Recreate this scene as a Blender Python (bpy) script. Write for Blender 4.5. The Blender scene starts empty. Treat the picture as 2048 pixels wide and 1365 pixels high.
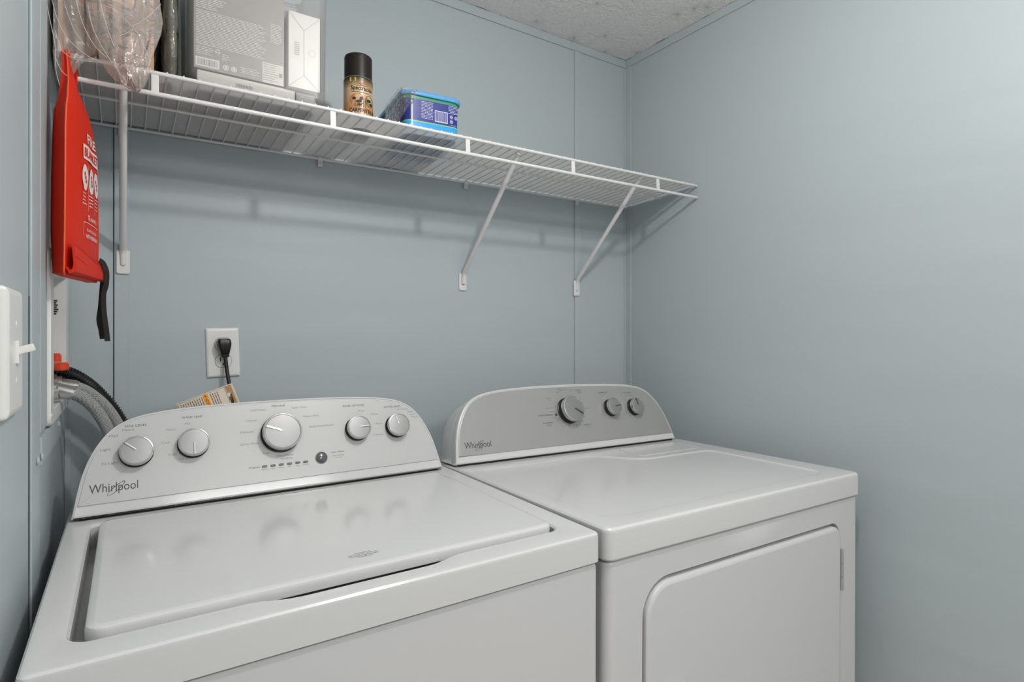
import bpy, bmesh, math, random
from mathutils import Vector, Matrix, noise
random.seed(7)
S = bpy.context.scene
COL = S.collection
PI = math.pi

# ------------------------------------------------------------------ camera
CZ = 1.22                                   # eye height
PSI = math.radians(33.72)
F, HY, CX = 1160.0, 670.5, 1024.0
cam_d = bpy.data.cameras.new('camera')
cam = bpy.data.objects.new('camera', cam_d)
COL.objects.link(cam)
cam.location = (0, 0, CZ)
cam.rotation_euler = (PI / 2, 0, -PSI)
cam_d.sensor_width = 36.0
cam_d.lens = F / 2048.0 * 36.0
cam_d.shift_y = -12.0 / 2048.0
cam_d.clip_start = 0.02
S.camera = cam

# ------------------------------------------------------------------ world and lights
wd = bpy.data.worlds.new('world')
S.world = wd
wd.use_nodes = True
bg = wd.node_tree.nodes['Background']
bg.inputs['Color'].default_value = (1.0, 1.0, 1.0, 1)
bg.inputs['Strength'].default_value = 0.36

def lamp(name, kind, loc, energy, col=(1, 1, 1), **kw):
    d = bpy.data.lights.new(name, kind)
    d.energy = energy
    d.color = col
    for k, v in kw.items():
        setattr(d, k, v)
    o = bpy.data.objects.new(name, d)
    COL.objects.link(o)
    o.location = loc
    return o
# ceiling lamp just ahead of the doorway, its place read from the shelf's shadows
lamp('ceiling_lamp_light', 'POINT', (0.62, 0.31, CZ + 0.82), 18.8, (1.0, 0.985, 0.955), shadow_soft_size=0.035)
# fill light added behind the camera to brighten fronts and walls, no known lamp
hl = lamp('added_fill_light', 'AREA', (0.6, -1.3, CZ + 0.90), 31.0, (1.0, 0.985, 0.965), size=0.8)

vs = S.view_settings
vs.view_transform = 'Standard'
vs.look = 'None'
vs.gamma = 1.0
vs.use_curve_mapping = False
vs.exposure = 0.11

# ------------------------------------------------------------------ room numbers (from the camera's foot)
D = 1.4978          # back wall
WL, WR = -0.1031, 1.4875
CEIL = CZ + 0.978
YB = -1.7           # the room and hall run on behind the camera

def ray(px, py):
    u = (px - CX) / F
    v = (HY - py) / F
    return Vector((math.sin(PSI) + u * math.cos(PSI), math.cos(PSI) - u * math.sin(PSI), v))
def at_y(px, py, Y):
    r = ray(px, py) * (Y / ray(px, py).y)
    return Vector((r.x, r.y, r.z + CZ))

# ------------------------------------------------------------------ materials
def lin(c):
    return tuple(((x / 255.0) / 12.92 if x / 255.0 <= 0.04045 else ((x / 255.0 + 0.055) / 1.055) ** 2.4) for x in c)
def mat(name, col, rough=0.5, metal=0.0, spec=0.5, coat=0.0, bump=None, srgb=True, **kw):
    m = bpy.data.materials.new(name)
    m.use_nodes = True
    nt = m.node_tree
    b = nt.nodes['Principled BSDF']
    c = lin(col) if srgb else col
    b.inputs['Base Color'].default_value = (*c, 1)
    b.inputs['Roughness'].default_value = rough
    b.inputs['Metallic'].default_value = metal
    b.inputs['Specular IOR Level'].default_value = spec
    b.inputs['Coat Weight'].default_value = coat
    b.inputs['Coat Roughness'].default_value = 0.08
    for k, v in kw.items():
        b.inputs[k].default_value = v
    if bump:
        sc, st, dist = bump
        tc = nt.nodes.new('ShaderNodeTexCoord')
        n = nt.nodes.new('ShaderNodeTexNoise')
        n.inputs['Scale'].default_value = sc
        n.inputs['Detail'].default_value = 4
        bp = nt.nodes.new('ShaderNodeBump')
        bp.inputs['Strength'].default_value = st
        bp.inputs['Distance'].default_value = dist
        nt.links.new(tc.outputs['Object'], n.inputs['Vector'])
        nt.links.new(n.outputs['Fac'], bp.inputs['Height'])
        nt.links.new(bp.outputs['Normal'], b.inputs['Normal'])
    return m
def nd(nt, typ, **ins):
    n = nt.nodes.new(typ)
    for k, v in ins.items():
        n.inputs[k].default_value = v
    return n

M = {}
# blue-grey painted wall panel
def wall_mat():
    m = mat('wall_paint', (0.424, 0.476, 0.497), rough=0.42, srgb=False, spec=0.35)
    nt = m.node_tree
    b = nt.nodes['Principled BSDF']
    tc = nd(nt, 'ShaderNodeTexCoord')
    mp = nd(nt, 'ShaderNodeMapping')
    mp.inputs['Scale'].default_value = (1, 1, 6.0)
    n1 = nd(nt, 'ShaderNodeTexNoise', Scale=1.6, Detail=2.0)
    n2 = nd(nt, 'ShaderNodeTexNoise', Scale=260.0, Detail=2.0)
    add = nd(nt, 'ShaderNodeMath')
    add.operation = 'MULTIPLY_ADD'
    add.inputs[1].default_value = 0.012
    bp = nd(nt, 'ShaderNodeBump', Strength=0.22, Distance=0.02)
    L = nt.links.new
    L(tc.outputs['Object'], mp.inputs['Vector'])
    L(mp.outputs['Vector'], n1.inputs['Vector'])
    L(tc.outputs['Object'], n2.inputs['Vector'])
    L(n2.outputs['Fac'], add.inputs[0])
    L(n1.outputs['Fac'], add.inputs[2])
    L(add.outputs[0], bp.inputs['Height'])
    L(bp.outputs['Normal'], b.inputs['Normal'])
    return m
M['wall'] = wall_mat()
M['groove'] = mat('wall_joint', (70, 80, 82), rough=0.8)
def ceil_mat():
    m = mat('ceiling_plaster', (0.93, 0.92, 0.905), rough=0.8, srgb=False, spec=0.2)
    nt = m.node_tree
    b = nt.nodes['Principled BSDF']
    L = nt.links.new
    tc = nd(nt, 'ShaderNodeTexCoord')
    # stomped texture: fans of ridges whose direction changes from patch to patch
    vo = nd(nt, 'ShaderNodeTexVoronoi', Scale=7.0)
    sub = nd(nt, 'ShaderNodeVectorMath')
    sub.operation = 'SUBTRACT'
    L(tc.outputs['Object'], vo.inputs['Vector'])
    L(tc.outputs['Object'], sub.inputs[0])
    L(vo.outputs['Position'], sub.inputs[1])
    grad = nd(nt, 'ShaderNodeTexGradient')
    grad.gradient_type = 'RADIAL'
    L(sub.outputs[0], grad.inputs['Vector'])
    n0 = nd(nt, 'ShaderNodeTexNoise', Scale=30.0, Detail=3.0)
    L(tc.outputs['Object'], n0.inputs['Vector'])
    ma = nd(nt, 'ShaderNodeMath'); ma.operation = 'MULTIPLY_ADD'
    ma.inputs[1].default_value = 26.0
    L(grad.outputs['Fac'], ma.inputs[0])
    m5 = nd(nt, 'ShaderNodeMath'); m5.operation = 'MULTIPLY'; m5.inputs[1].default_value = 5.0
    L(n0.outputs['Fac'], m5.inputs[0])
    L(m5.outputs[0], ma.inputs[2])
    n1 = nd(nt, 'ShaderNodeTexNoise', Scale=1.0, Detail=2.0)
    n1.noise_dimensions = '1D'
    L(ma.outputs[0], n1.inputs['W'])
    n2 = nd(nt, 'ShaderNodeTexNoise', Scale=130.0, Detail=3.0, Distortion=1.5)
    L(tc.outputs['Object'], n2.inputs['Vector'])
    mx = nd(nt, 'ShaderNodeMath'); mx.operation = 'MULTIPLY_ADD'; mx.inputs[1].default_value = 0.8
    L(n1.outputs['Fac'], mx.inputs[0])
    L(n2.outputs['Fac'], mx.inputs[2])
    bp = nd(nt, 'ShaderNodeBump', Strength=0.9, Distance=0.006)
    L(mx.outputs[0], bp.inputs['Height'])
    L(bp.outputs['Normal'], b.inputs['Normal'])
    # wall paint smeared onto the ceiling's edge by an uneven brush
    sx = nd(nt, 'ShaderNodeSeparateXYZ')
    L(tc.outputs['Object'], sx.inputs[0])
    a1 = nd(nt, 'ShaderNodeMath'); a1.operation = 'SUBTRACT'; a1.inputs[0].default_value = D - 0.004
    L(sx.outputs['Y'], a1.inputs[1])
    a2 = nd(nt, 'ShaderNodeMath'); a2.operation = 'SUBTRACT'; a2.inputs[0].default_value = WR - 0.004
    L(sx.outputs['X'], a2.inputs[1])
    mn = nd(nt, 'ShaderNodeMath'); mn.operation = 'MINIMUM'
    L(a1.outputs[0], mn.inputs[0]); L(a2.outputs[0], mn.inputs[1])
    n3 = nd(nt, 'ShaderNodeTexNoise', Scale=14.0, Detail=3.0)
    L(tc.outputs['Object'], n3.inputs['Vector'])
    th = nd(nt, 'ShaderNodeMath'); th.operation = 'MULTIPLY_ADD'; th.inputs[1].default_value = 0.05; th.inputs[2].default_value = -0.028
    L(n3.outputs['Fac'], th.inputs[0])
    lt = nd(nt, 'ShaderNodeMath'); lt.operation = 'LESS_THAN'
    L(mn.outputs[0], lt.inputs[0]); L(th.outputs[0], lt.inputs[1])
    mc = nt.nodes.new('ShaderNodeMix'); mc.data_type = 'RGBA'
    mc.inputs['A'].default_value = (0.87, 0.86, 0.845, 1)
    mc.inputs['B'].default_value = (0.424, 0.476, 0.497, 1)
    L(lt.outputs[0], mc.inputs['Factor'])
    L(mc.outputs['Result'], b.inputs['Base Color'])
    return m
M['ceiling'] = ceil_mat()
M['floor'] = mat('vinyl_floor', (190, 182, 170), rough=0.5, bump=(20, 0.1, 0.002))
M['enamel'] = mat('white_enamel', (0.60, 0.60, 0.597), rough=0.13, srgb=False, coat=0.0)
M['enamel_side_shaded'] = mat('white_enamel_body_shaded', (0.565, 0.565, 0.57), rough=0.32, srgb=False, coat=0.15)  # same white enamel, base darkened to carry shade on fronts and sides
M['fascia_w'] = mat('pale_grey_fascia', (0.50, 0.50, 0.495), rough=0.33, srgb=False, coat=0.2)
M['fascia_d'] = mat('silver_fascia', (0.375, 0.373, 0.367), rough=0.36, srgb=False, metal=0.35)
M['knob'] = mat('satin_silver_knob', (0.33, 0.33, 0.33), rough=0.45, srgb=False, metal=0.5)
M['rim'] = mat('polished_knob_rim', (0.58, 0.58, 0.58), rough=0.22, srgb=False, metal=0.9)
M['black'] = mat('black_plastic', (14, 14, 15), rough=0.35)
M['dark'] = mat('dark_gap_shade', (25, 25, 26), rough=0.8)
M['ink'] = mat('dark_grey_ink', (62, 62, 64), rough=0.5)
M['ink2'] = mat('mid_grey_ink', (122, 122, 122), rough=0.5)
M['inkw'] = mat('white_ink', (225, 225, 222), rough=0.5)
M['led'] = mat('grey_lens', (85, 86, 88), rough=0.2, coat=0.5)
M['wire'] = mat('white_vinyl_wire', (0.70, 0.695, 0.69), rough=0.35, srgb=False)
M['plate'] = mat('white_plastic', (0.74, 0.735, 0.715), rough=0.3, srgb=False)
M['steel'] = mat('brushed_steel', (0.55, 0.55, 0.54), rough=0.3, srgb=False, metal=0.9)
M['screw'] = mat('screw_head', (0.6, 0.6, 0.58), rough=0.4, srgb=False, metal=0.5)
M['red'] = mat('red_nylon', (0.66, 0.022, 0.004), rough=0.55, spec=0.25, srgb=False, bump=(500, 0.25, 0.001))
M['stitch'] = mat('orange_red_stitching', (0.85, 0.09, 0.02), rough=0.6, srgb=False)
M['strap'] = mat('black_webbing', (30, 26, 22), rough=0.85, bump=(900, 0.6, 0.001))
M['redplastic'] = mat('red_plastic', (0.70, 0.06, 0.015), rough=0.3, srgb=False)
M['card'] = mat('brown_cardboard', (0.55, 0.35, 0.20), rough=0.8, srgb=False, bump=(60, 0.3, 0.002))
M['card2'] = mat('pale_cardboard', (0.64, 0.45, 0.30), rough=0.8, srgb=False, bump=(60, 0.3, 0.002))
M['boxgrey'] = mat('printed_grey_card', (0.30, 0.285, 0.272), rough=0.45, srgb=False)
M['boxwhite'] = mat('white_card', (0.72, 0.70, 0.68), rough=0.5, srgb=False)
M['boxpink'] = mat('off_white_card', (0.62, 0.585, 0.565), rough=0.5, srgb=False)
M['olive'] = mat('dark_olive_cloth', (0.075, 0.08, 0.06), rough=0.7, srgb=False)
M['bluelid'] = mat('sky_blue_plastic', (0.10, 0.34, 0.66), rough=0.25, srgb=False, coat=0.3)
M['navy'] = mat('navy_label', (0.018, 0.03, 0.24), rough=0.25, srgb=False, coat=0.3)
M['cyan'] = mat('cyan_label', (0.02, 0.36, 0.78), rough=0.25, srgb=False, coat=0.3)
M['green'] = mat('green_label', (0.03, 0.30, 0.14), rough=0.25, srgb=False, coat=0.3)
M['canbrown'] = mat('dark_brown_cap', (0.016, 0.012, 0.0095), rough=0.40, spec=0.3, srgb=False)
M['orange'] = mat('orange_warning', (0.90, 0.42, 0.02), rough=0.5, srgb=False)
M['paper'] = mat('cream_paper', (0.78, 0.70, 0.60), rough=0.6, srgb=False)
M['brownink'] = mat('brown_ink', (0.22, 0.10, 0.045), rough=0.6, srgb=False)
M['redink'] = mat('red_ink', (0.65, 0.05, 0.03), rough=0.5, srgb=False)
M['yellow'] = mat('yellow_ink', (0.75, 0.6, 0.05), rough=0.5, srgb=False)
M['blackink'] = mat('black_ink', (0.02, 0.02, 0.02), rough=0.5, srgb=False)

def can_label():
    m = mat('tan_can_label', (0.6, 0.35, 0.15), rough=0.3, srgb=False, coat=0.3)
    nt = m.node_tree
    b = nt.nodes['Principled BSDF']
    tc = nd(nt, 'ShaderNodeTexCoord')
    sx = nd(nt, 'ShaderNodeSeparateXYZ')
    rp = nd(nt, 'ShaderNodeValToRGB')
    cr = rp.color_ramp
    cr.elements[0].position = 0.0; cr.elements[0].color = (0.62, 0.46, 0.30, 1)
    cr.elements[1].position = 1.0; cr.elements[1].color = (0.035, 0.02, 0.012, 1)
    for p, c in ((0.22, (0.60, 0.40, 0.22, 1)), (0.45, (0.56, 0.25, 0.09, 1)), (0.62, (0.62, 0.40, 0.22, 1)), (0.80, (0.64, 0.47, 0.27, 1)), (0.90, (0.30, 0.20, 0.09, 1))):
        e = cr.elements.new(p); e.color = c
    mr = nd(nt, 'ShaderNodeMapRange')
    mr.inputs['From Min'].default_value = 0.0
    mr.inputs['From Max'].default_value = 0.122
    n = nd(nt, 'ShaderNodeTexNoise', Scale=28.0, Detail=3.0)
    ad = nd(nt, 'ShaderNodeMath'); ad.operation = 'MULTIPLY_ADD'; ad.inputs[1].default_value = 0.14
    L = nt.links.new
    L(tc.outputs['Object'], sx.inputs[0]); L(sx.outputs['Z'], mr.inputs['Value'])
    L(tc.outputs['Object'], n.inputs['Vector'])
    L(n.outputs['Fac'], ad.inputs[0]); L(mr.outputs['Result'], ad.inputs[2])
    L(ad.outputs[0], rp.inputs['Fac']); L(rp.outputs['Color'], b.inputs['Base Color'])
    return m
M['can'] = can_label()

def braid_mat():
    m = mat('braided_steel', (0.5, 0.5, 0.5), rough=0.35, srgb=False, metal=0.35)
    nt = m.node_tree
    b = nt.nodes['Principled BSDF']
    uv = nd(nt, 'ShaderNodeUVMap')
    L = nt.links.new
    w = []
    for s in (1, -1):
        mp = nd(nt, 'ShaderNodeMapping')
        mp.inputs['Rotation'].default_value = (0, 0, s * 0.9)
        wv = nd(nt, 'ShaderNodeTexWave', Scale=1.5, Distortion=0.0)
        L(uv.outputs[0], mp.inputs['Vector']); L(mp.outputs['Vector'], wv.inputs['Vector'])
        w.append(wv)
    mx = nd(nt, 'ShaderNodeMath'); mx.operation = 'MULTIPLY'
    L(w[0].outputs['Fac'], mx.inputs[0]); L(w[1].outputs['Fac'], mx.inputs[1])
    rp = nd(nt, 'ShaderNodeValToRGB')
    rp.color_ramp.elements[0].color = (0.20, 0.20, 0.20, 1)
    rp.color_ramp.elements[1].color = (0.90, 0.90, 0.88, 1)
    rp.color_ramp.elements[1].position = 0.6
    bp = nd(nt, 'ShaderNodeBump', Strength=0.8, Distance=0.001)
    L(mx.outputs[0], rp.inputs['Fac']); L(rp.outputs['Color'], b.inputs['Base Color'])
    L(mx.outputs[0], bp.inputs['Height']); L(bp.outputs['Normal'], b.inputs['Normal'])
    return m
M['braid'] = braid_mat()

def film(name, veil, tint=(1, 1, 1), rough=0.08, bump=(60, 0.5, 0.004), gloss=1.0):
    """thin clear plastic: lets light through, with a faint milky veil and glossy creases"""
    m = bpy.data.materials.new(name)
    m.use_nodes = True
    nt = m.node_tree
    nt.nodes.remove(nt.nodes['Principled BSDF'])
    out = nt.nodes['Material Output']
    L = nt.links.new
    tr = nd(nt, 'ShaderNodeBsdfTransparent'); tr.inputs['Color'].default_value = (*[0.9 + 0.1 * t if t == 1 else t for t in tint], 1)
    df = nd(nt, 'ShaderNodeBsdfDiffuse'); df.inputs['Color'].default_value = (0.8 * tint[0], 0.78 * tint[1], 0.75 * tint[2], 1)
    gl = nd(nt, 'ShaderNodeBsdfGlossy', Roughness=rough)
    mv = nd(nt, 'ShaderNodeMixShader', Fac=veil)
    fr = nd(nt, 'ShaderNodeFresnel', IOR=1.45)
    mg = nd(nt, 'ShaderNodeMixShader')
    sc = nd(nt, 'ShaderNodeMath'); sc.operation = 'MULTIPLY'; sc.inputs[1].default_value = gloss
    L(fr.outputs[0], sc.inputs[0]); L(sc.outputs[0], mg.inputs['Fac'])
    L(tr.outputs[0], mv.inputs[1]); L(df.outputs[0], mv.inputs[2])
    L(mv.outputs[0], mg.inputs[1]); L(gl.outputs[0], mg.inputs[2])
    if bump:
        tc = nd(nt, 'ShaderNodeTexCoord')
        n = nd(nt, 'ShaderNodeTexNoise', Scale=bump[0], Detail=3.0, Distortion=1.5)
        bp = nd(nt, 'ShaderNodeBump', Strength=bump[1], Distance=bump[2])
        L(tc.outputs['Object'], n.inputs['Vector']); L(n.outputs['Fac'], bp.inputs['Height'])
        L(bp.outputs['Normal'], gl.inputs['Normal']); L(bp.outputs['Normal'], fr.inputs['Normal'])
    L(mg.outputs[0], out.inputs['Surface'])
    return m
M['bagmouth'] = film('milky_clear_film', 0.24, tint=(1.0, 0.93, 0.90), bump=(16, 0.6, 0.02), rough=0.10, gloss=1.6)
M['bag'] = film('crinkled_clear_film', 0.15, bump=(17, 0.7, 0.02), rough=0.10, gloss=1.8)
M['bagdark'] = film('smoky_film', 0.20, tint=(0.72, 0.74, 0.64), bump=(18, 0.6, 0.02), rough=0.15, gloss=1.4)
M['bin'] = film('clear_bin_plastic', 0.15, bump=None, rough=0.32, gloss=0.7)
M['wrap'] = film('clear_shrink_wrap', 0.05, bump=(90, 1.0, 0.01), rough=0.08, gloss=2.0)

def liner_mat():
    m = bpy.data.materials.new('translucent_shelf_liner')
    m.use_nodes = True
    nt = m.node_tree
    nt.nodes.remove(nt.nodes['Principled BSDF'])
    out = nt.nodes['Material Output']
    L = nt.links.new
    df = nd(nt, 'ShaderNodeBsdfDiffuse'); df.inputs['Color'].default_value = (0.70, 0.69, 0.685, 1)
    tl = nd(nt, 'ShaderNodeBsdfTranslucent'); tl.inputs['Color'].default_value = (0.85, 0.84, 0.83, 1)
    gl = nd(nt, 'ShaderNodeBsdfGlossy', Roughness=0.3)
    a = nd(nt, 'ShaderNodeMixShader', Fac=0.42)
    b = nd(nt, 'ShaderNodeMixShader', Fac=0.05)
    L(df.outputs[0], a.inputs[1]); L(tl.outputs[0], a.inputs[2])
    L(a.outputs[0], b.inputs[1]); L(gl.outputs[0], b.inputs[2])
    L(b.outputs[0], out.inputs['Surface'])
    return m
M['liner'] = liner_mat()

# ------------------------------------------------------------------ mesh helpers
def link(name, bm, m, parent=None, sharp=35, smooth=True, loc=None, front=None):
    bmesh.ops.recalc_face_normals(bm, faces=bm.faces)
    bm.normal_update()
    if front is not None:                      # faces of the front sheet all look towards the room
        for f in bm.faces:
            if abs(f.calc_center_median().y - front) < 1e-4 and f.normal.y > 0.9:
                f.normal_flip()
    for f in bm.faces:
        f.smooth = smooth and len(f.verts) <= 8
    if smooth:
        a = math.radians(sharp)
        for e in bm.edges:
            if len(e.link_faces) == 2:
                e.smooth = e.calc_face_angle(0) < a
            else:
                e.smooth = True
    me = bpy.data.meshes.new(name)
    bm.to_mesh(me)
    bm.free()
    for x in (m if isinstance(m, (list, tuple)) else [m]):
        me.materials.append(x)
    o = bpy.data.objects.new(name, me)
    COL.objects.link(o)
    if smooth:
        wn = o.modifiers.new('weighted_normals', 'WEIGHTED_NORMAL')
        wn.keep_sharp = True
        wn.weight = 100
    if parent:
        o.parent = parent
    if loc:
        o.location = loc
    return o
def empty(name, loc=(0, 0, 0), rot=(0, 0, 0)):
    o = bpy.data.objects.new(name, None)
    COL.objects.link(o)
    o.location = loc
    o.rotation_euler = rot
    o.empty_display_size = 0.05
    return o
def tag(o, label, cat, group=None, kind=None):
    o['label'] = label
    o['category'] = cat
    if group: o['group'] = group
    if kind: o['kind'] = kind
    return o
def struct(o, label=None):
    o['kind'] = 'structure'
    if label: o['label'] = label
    return o
def box(bm, lo, hi, bev=0.0, seg=2, mi=0, T=None):
    lo, hi = Vector(lo), Vector(hi)
    r = bmesh.ops.create_cube(bm, size=1.0)
    vs_ = r['verts']
    c, s = (lo + hi) / 2, hi - lo
    for v in vs_:
        v.co = Vector((v.co.x * s.x + c.x, v.co.y * s.y + c.y, v.co.z * s.z + c.z))
    fs = list({f for v in vs_ for f in v.link_faces})
    if bev > 0:
        es = list({e for v in vs_ for e in v.link_edges})
        rr = bmesh.ops.bevel(bm, geom=es, offset=bev, segments=seg, profile=0.6, affect='EDGES')
        fs = list(set(rr['faces']) | {f for f in fs if f.is_valid})
        vs_ = list({v for f in fs for v in f.verts})
    for f in fs: f.material_index = mi
    if T is not None:
        for v in vs_: v.co = T @ v.co
    return vs_
def rrect(x0, y0, x1, y1, r, nc=6, ne=8):
    """rounded rectangle, corners in the order x1y0, x1y1, x0y1, x0y0; r one radius or four"""
    rs = r if isinstance(r, (list, tuple)) else [r] * 4
    cs = [(x1, y0, -PI / 2), (x1, y1, 0), (x0, y1, PI / 2), (x0, y0, PI)]
    pts = []
    arcs = []
    for (cx, cy, a0), rr in zip(cs, rs):
        ox = cx - rr if cx == x1 else cx + rr
        oy = cy - rr if cy == y1 else cy + rr
        arcs.append([(ox + rr * math.cos(a0 + PI / 2 * k / nc), oy + rr * math.sin(a0 + PI / 2 * k / nc)) for k in range(nc + 1)])
    for i in range(4):
        pts += arcs[i]
        a, b = arcs[i][-1], arcs[(i + 1) % 4][0]
        for k in range(1, ne):
            t = k / ne
            pts.append((a[0] + (b[0] - a[0]) * t, a[1] + (b[1] - a[1]) * t))
    return pts
def loft(bm, loops, cap0=True, cap1=True, mi=0, closed=True, fillcap=False):
    L = [[bm.verts.new(p) for p in lp] for lp in loops]
    n = len(L[0])
    fs = []
    for a, b in zip(L, L[1:]):
        for i in range(n if closed else n - 1):
            j = (i + 1) % n
            try: fs.append(bm.faces.new((a[i], a[j], b[j], b[i])))
            except ValueError: pass
    if cap0:
        fs.append(bm.faces.new(L[0][::-1]))
    if cap1:
        fs.append(bm.faces.new(L[-1]))
    for f in fs: f.material_index = mi
    return L
def ring_fill(bm, outer, inners, mi=0):
    """flat face between an outer vert loop and inner vert loops"""
    es = []
    for lp in [outer] + inners:
        for i in range(len(lp)):
            a, b = lp[i], lp[(i + 1) % len(lp)]
            e = bm.edges.get((a, b)) or bm.edges.new((a, b))
            es.append(e)
    r = bmesh.ops.triangle_fill(bm, use_beauty=True, edges=es)
    for f in r['geom']:
        if isinstance(f, bmesh.types.BMFace): f.material_index = mi
def offset_poly(pts, d):
    """offset a closed counter-clockwise outline inward by d"""
    n = len(pts)
    out = []
    for i in range(n):
        p0, p1, p2 = Vector(pts[i - 1]), Vector(pts[i]), Vector(pts[(i + 1) % n])
        a, b = (p1 - p0), (p2 - p1)
        if a.length < 1e-9: a = b
        if b.length < 1e-9: b = a
        a.normalize(); b.normalize()
        na, nb = Vector((-a.y, a.x)), Vector((-b.y, b.x))
        m = na + nb
        if m.length < 1e-6: m = na
        m.normalize()
        k = d / max(0.5, m.dot(na))
        out.append((p1.x + m.x * k, p1.y + m.y * k))
    return out
def smooth_poly(pts, it=2, closed=True):
    for _ in range(it):
        q = []
        n = len(pts)
        rng = range(n) if closed else range(n - 1)
        if not closed: q.append(tuple(pts[0]))
        for i in rng:
            a, b = Vector(pts[i]), Vector(pts[(i + 1) % n])
            q.append(tuple(a * 0.75 + b * 0.25)); q.append(tuple(a * 0.25 + b * 0.75))
        if not closed: q.append(tuple(pts[-1]))
        pts = q
    return pts
def catmull(pts, k=8):
    P = [Vector(p) for p in pts]
    P = [P[0] * 2 - P[1]] + P + [P[-1] * 2 - P[-2]]
    out = []
    for i in range(1, len(P) - 2):
        for s in range(k):
            t = s / k
            a, b, c, d = P[i - 1], P[i], P[i + 1], P[i + 2]
            out.append(0.5 * ((2 * b) + (c - a) * t + (2 * a - 5 * b + 4 * c - d) * t * t + (3 * b - a - 3 * c + d) * t ** 3))
    out.append(P[-2])
    return out
def tube(bm, pts, r, n=10, caps=True, mi=0, flat=None, uv=False, up=None):
    """swept tube; r may be a list; flat=(a,b) makes an a x b strap section"""
    P = [Vector(p) for p in pts]
    rs = r if isinstance(r, list) else [r] * len(P)
    t0 = (P[1] - P[0]).normalized()
    ref = Vector(up) if up else (Vector((0, 0, 1)) if abs(t0.z) < 0.9 else Vector((1, 0, 0)))
    nrm = (ref - t0 * ref.dot(t0)).normalized()
    loops = []
    length = 0
    lens = []
    for i, p in enumerate(P):
        t = ((P[min(i + 1, len(P) - 1)] - P[max(i - 1, 0)])).normalized()
        nrm = (nrm - t * nrm.dot(t)).normalized()
        bi = t.cross(nrm)
        if i: length += (P[i] - P[i - 1]).length
        lens.append(length)
        if flat:
            a, b = flat
            sec = [(a, b), (-a, b), (-a, -b), (a, -b)]
            loops.append([p + nrm * x + bi * y for x, y in sec])
        else:
            loops.append([p + nrm * rs[i] * math.cos(2 * PI * k / n) + bi * rs[i] * math.sin(2 * PI * k / n) for k in range(n)])
    L = loft(bm, loops, caps, caps, mi)
    if uv:
        lay = bm.loops.layers.uv.verify()
        idx = {}
        for i, lp in enumerate(L):
            for k, v in enumerate(lp): idx[v] = (i, k)
        nn = len(L[0])
        for f in bm.faces:
            if all(v in idx for v in f.verts) and len(f.verts) == 4:
                ks = [idx[v][1] for v in f.verts]
                wrapq = max(ks) - min(ks) > 1
                for lo_ in f.loops:
                    i, k = idx[lo_.vert]
                    if wrapq and k == 0: k = nn
                    lo_[lay].uv = (lens[i] * 100, k / nn * 2 * PI * (rs[0] * 100))
    return L
def lathe(bm, prof, n=32, T=None, mi=0, cap0=True, cap1=True):
    T = T or Matrix()
    loops = [[T @ Vector((r * math.cos(2 * PI * k / n), r * math.sin(2 * PI * k / n), z)) for k in range(n)] for r, z in prof]
    return loft(bm, loops, cap0, cap1, mi)
def sphere(bm, c, r, mi=0, sc=(1, 1, 1), u=16, v=10):
    rr = bmesh.ops.create_uvsphere(bm, u_segments=u, v_segments=v, radius=r)
    for x in rr['verts']:
        x.co = Vector((x.co.x * sc[0] + c[0], x.co.y * sc[1] + c[1], x.co.z * sc[2] + c[2]))
        for f in x.link_faces: f.material_index = mi

_txt = {}
def text_geo(s, bold=0.0):
    key = (s, bold)
    if key in _txt: return _txt[key]
    cu = bpy.data.curves.new('lettering_outline', 'FONT')
    cu.body = s
    cu.size = 1.0
    cu.resolution_u = 3
    cu.offset = bold
    cu.align_x = 'CENTER'
    cu.align_y = 'CENTER'
    o = bpy.data.objects.new('lettering_outline', cu)
    COL.objects.link(o)
    dg = bpy.context.evaluated_depsgraph_get()
    me = bpy.data.meshes.new_from_object(o.evaluated_get(dg))
    vs_ = [tuple(v.co) for v in me.vertices]
    fs = [tuple(p.vertices) for p in me.polygons]
    bpy.data.objects.remove(o); bpy.data.curves.remove(cu); bpy.data.meshes.remove(me)
    _txt[key] = (vs_, fs)
    return _txt[key]
def put_text(bm, s, fn, cx, cy, size, width=None, align='C', rot=0.0, mi=0, bold=0.0, hscale=1.0):
    """writes s on the surface fn(u, v) -> point; size = cap height; width, if given, is the whole line's width"""
    vs_, fs = text_geo(s, bold)
    if not vs_: return
    x0, x1 = min(v[0] for v in vs_), max(v[0] for v in vs_)
    y0 = min(v[1] for v in vs_)
    y1 = max(v[1] for v in vs_)
    k = size / 0.70
    kx = k * hscale if width is None else width / (x1 - x0)
    dx = {'C': -(x0 + x1) / 2, 'L': -x0, 'R': -x1}[align]
    ca, sa = math.cos(rot), math.sin(rot)
    nv = []
    for x, y, _z in vs_:
        a, b = (x + dx) * kx, (y - (y0 + y1) / 2) * k
        nv.append(bm.verts.new(fn(cx + a * ca - b * sa, cy + a * sa + b * ca)))
    for f in fs:
        try:
            ff = bm.faces.new([nv[i] for i in f]); ff.material_index = mi
        except ValueError: pass
def put_rect(bm, fn, x0, y0, x1, y1, mi=0, nx=1):
    for i in range(nx):
        a, b = x0 + (x1 - x0) * i / nx, x0 + (x1 - x0) * (i + 1) / nx
        f = bm.faces.new([bm.verts.new(fn(*p)) for p in ((a, y0), (b, y0), (b, y1), (a, y1))])
        f.material_index = mi
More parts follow.
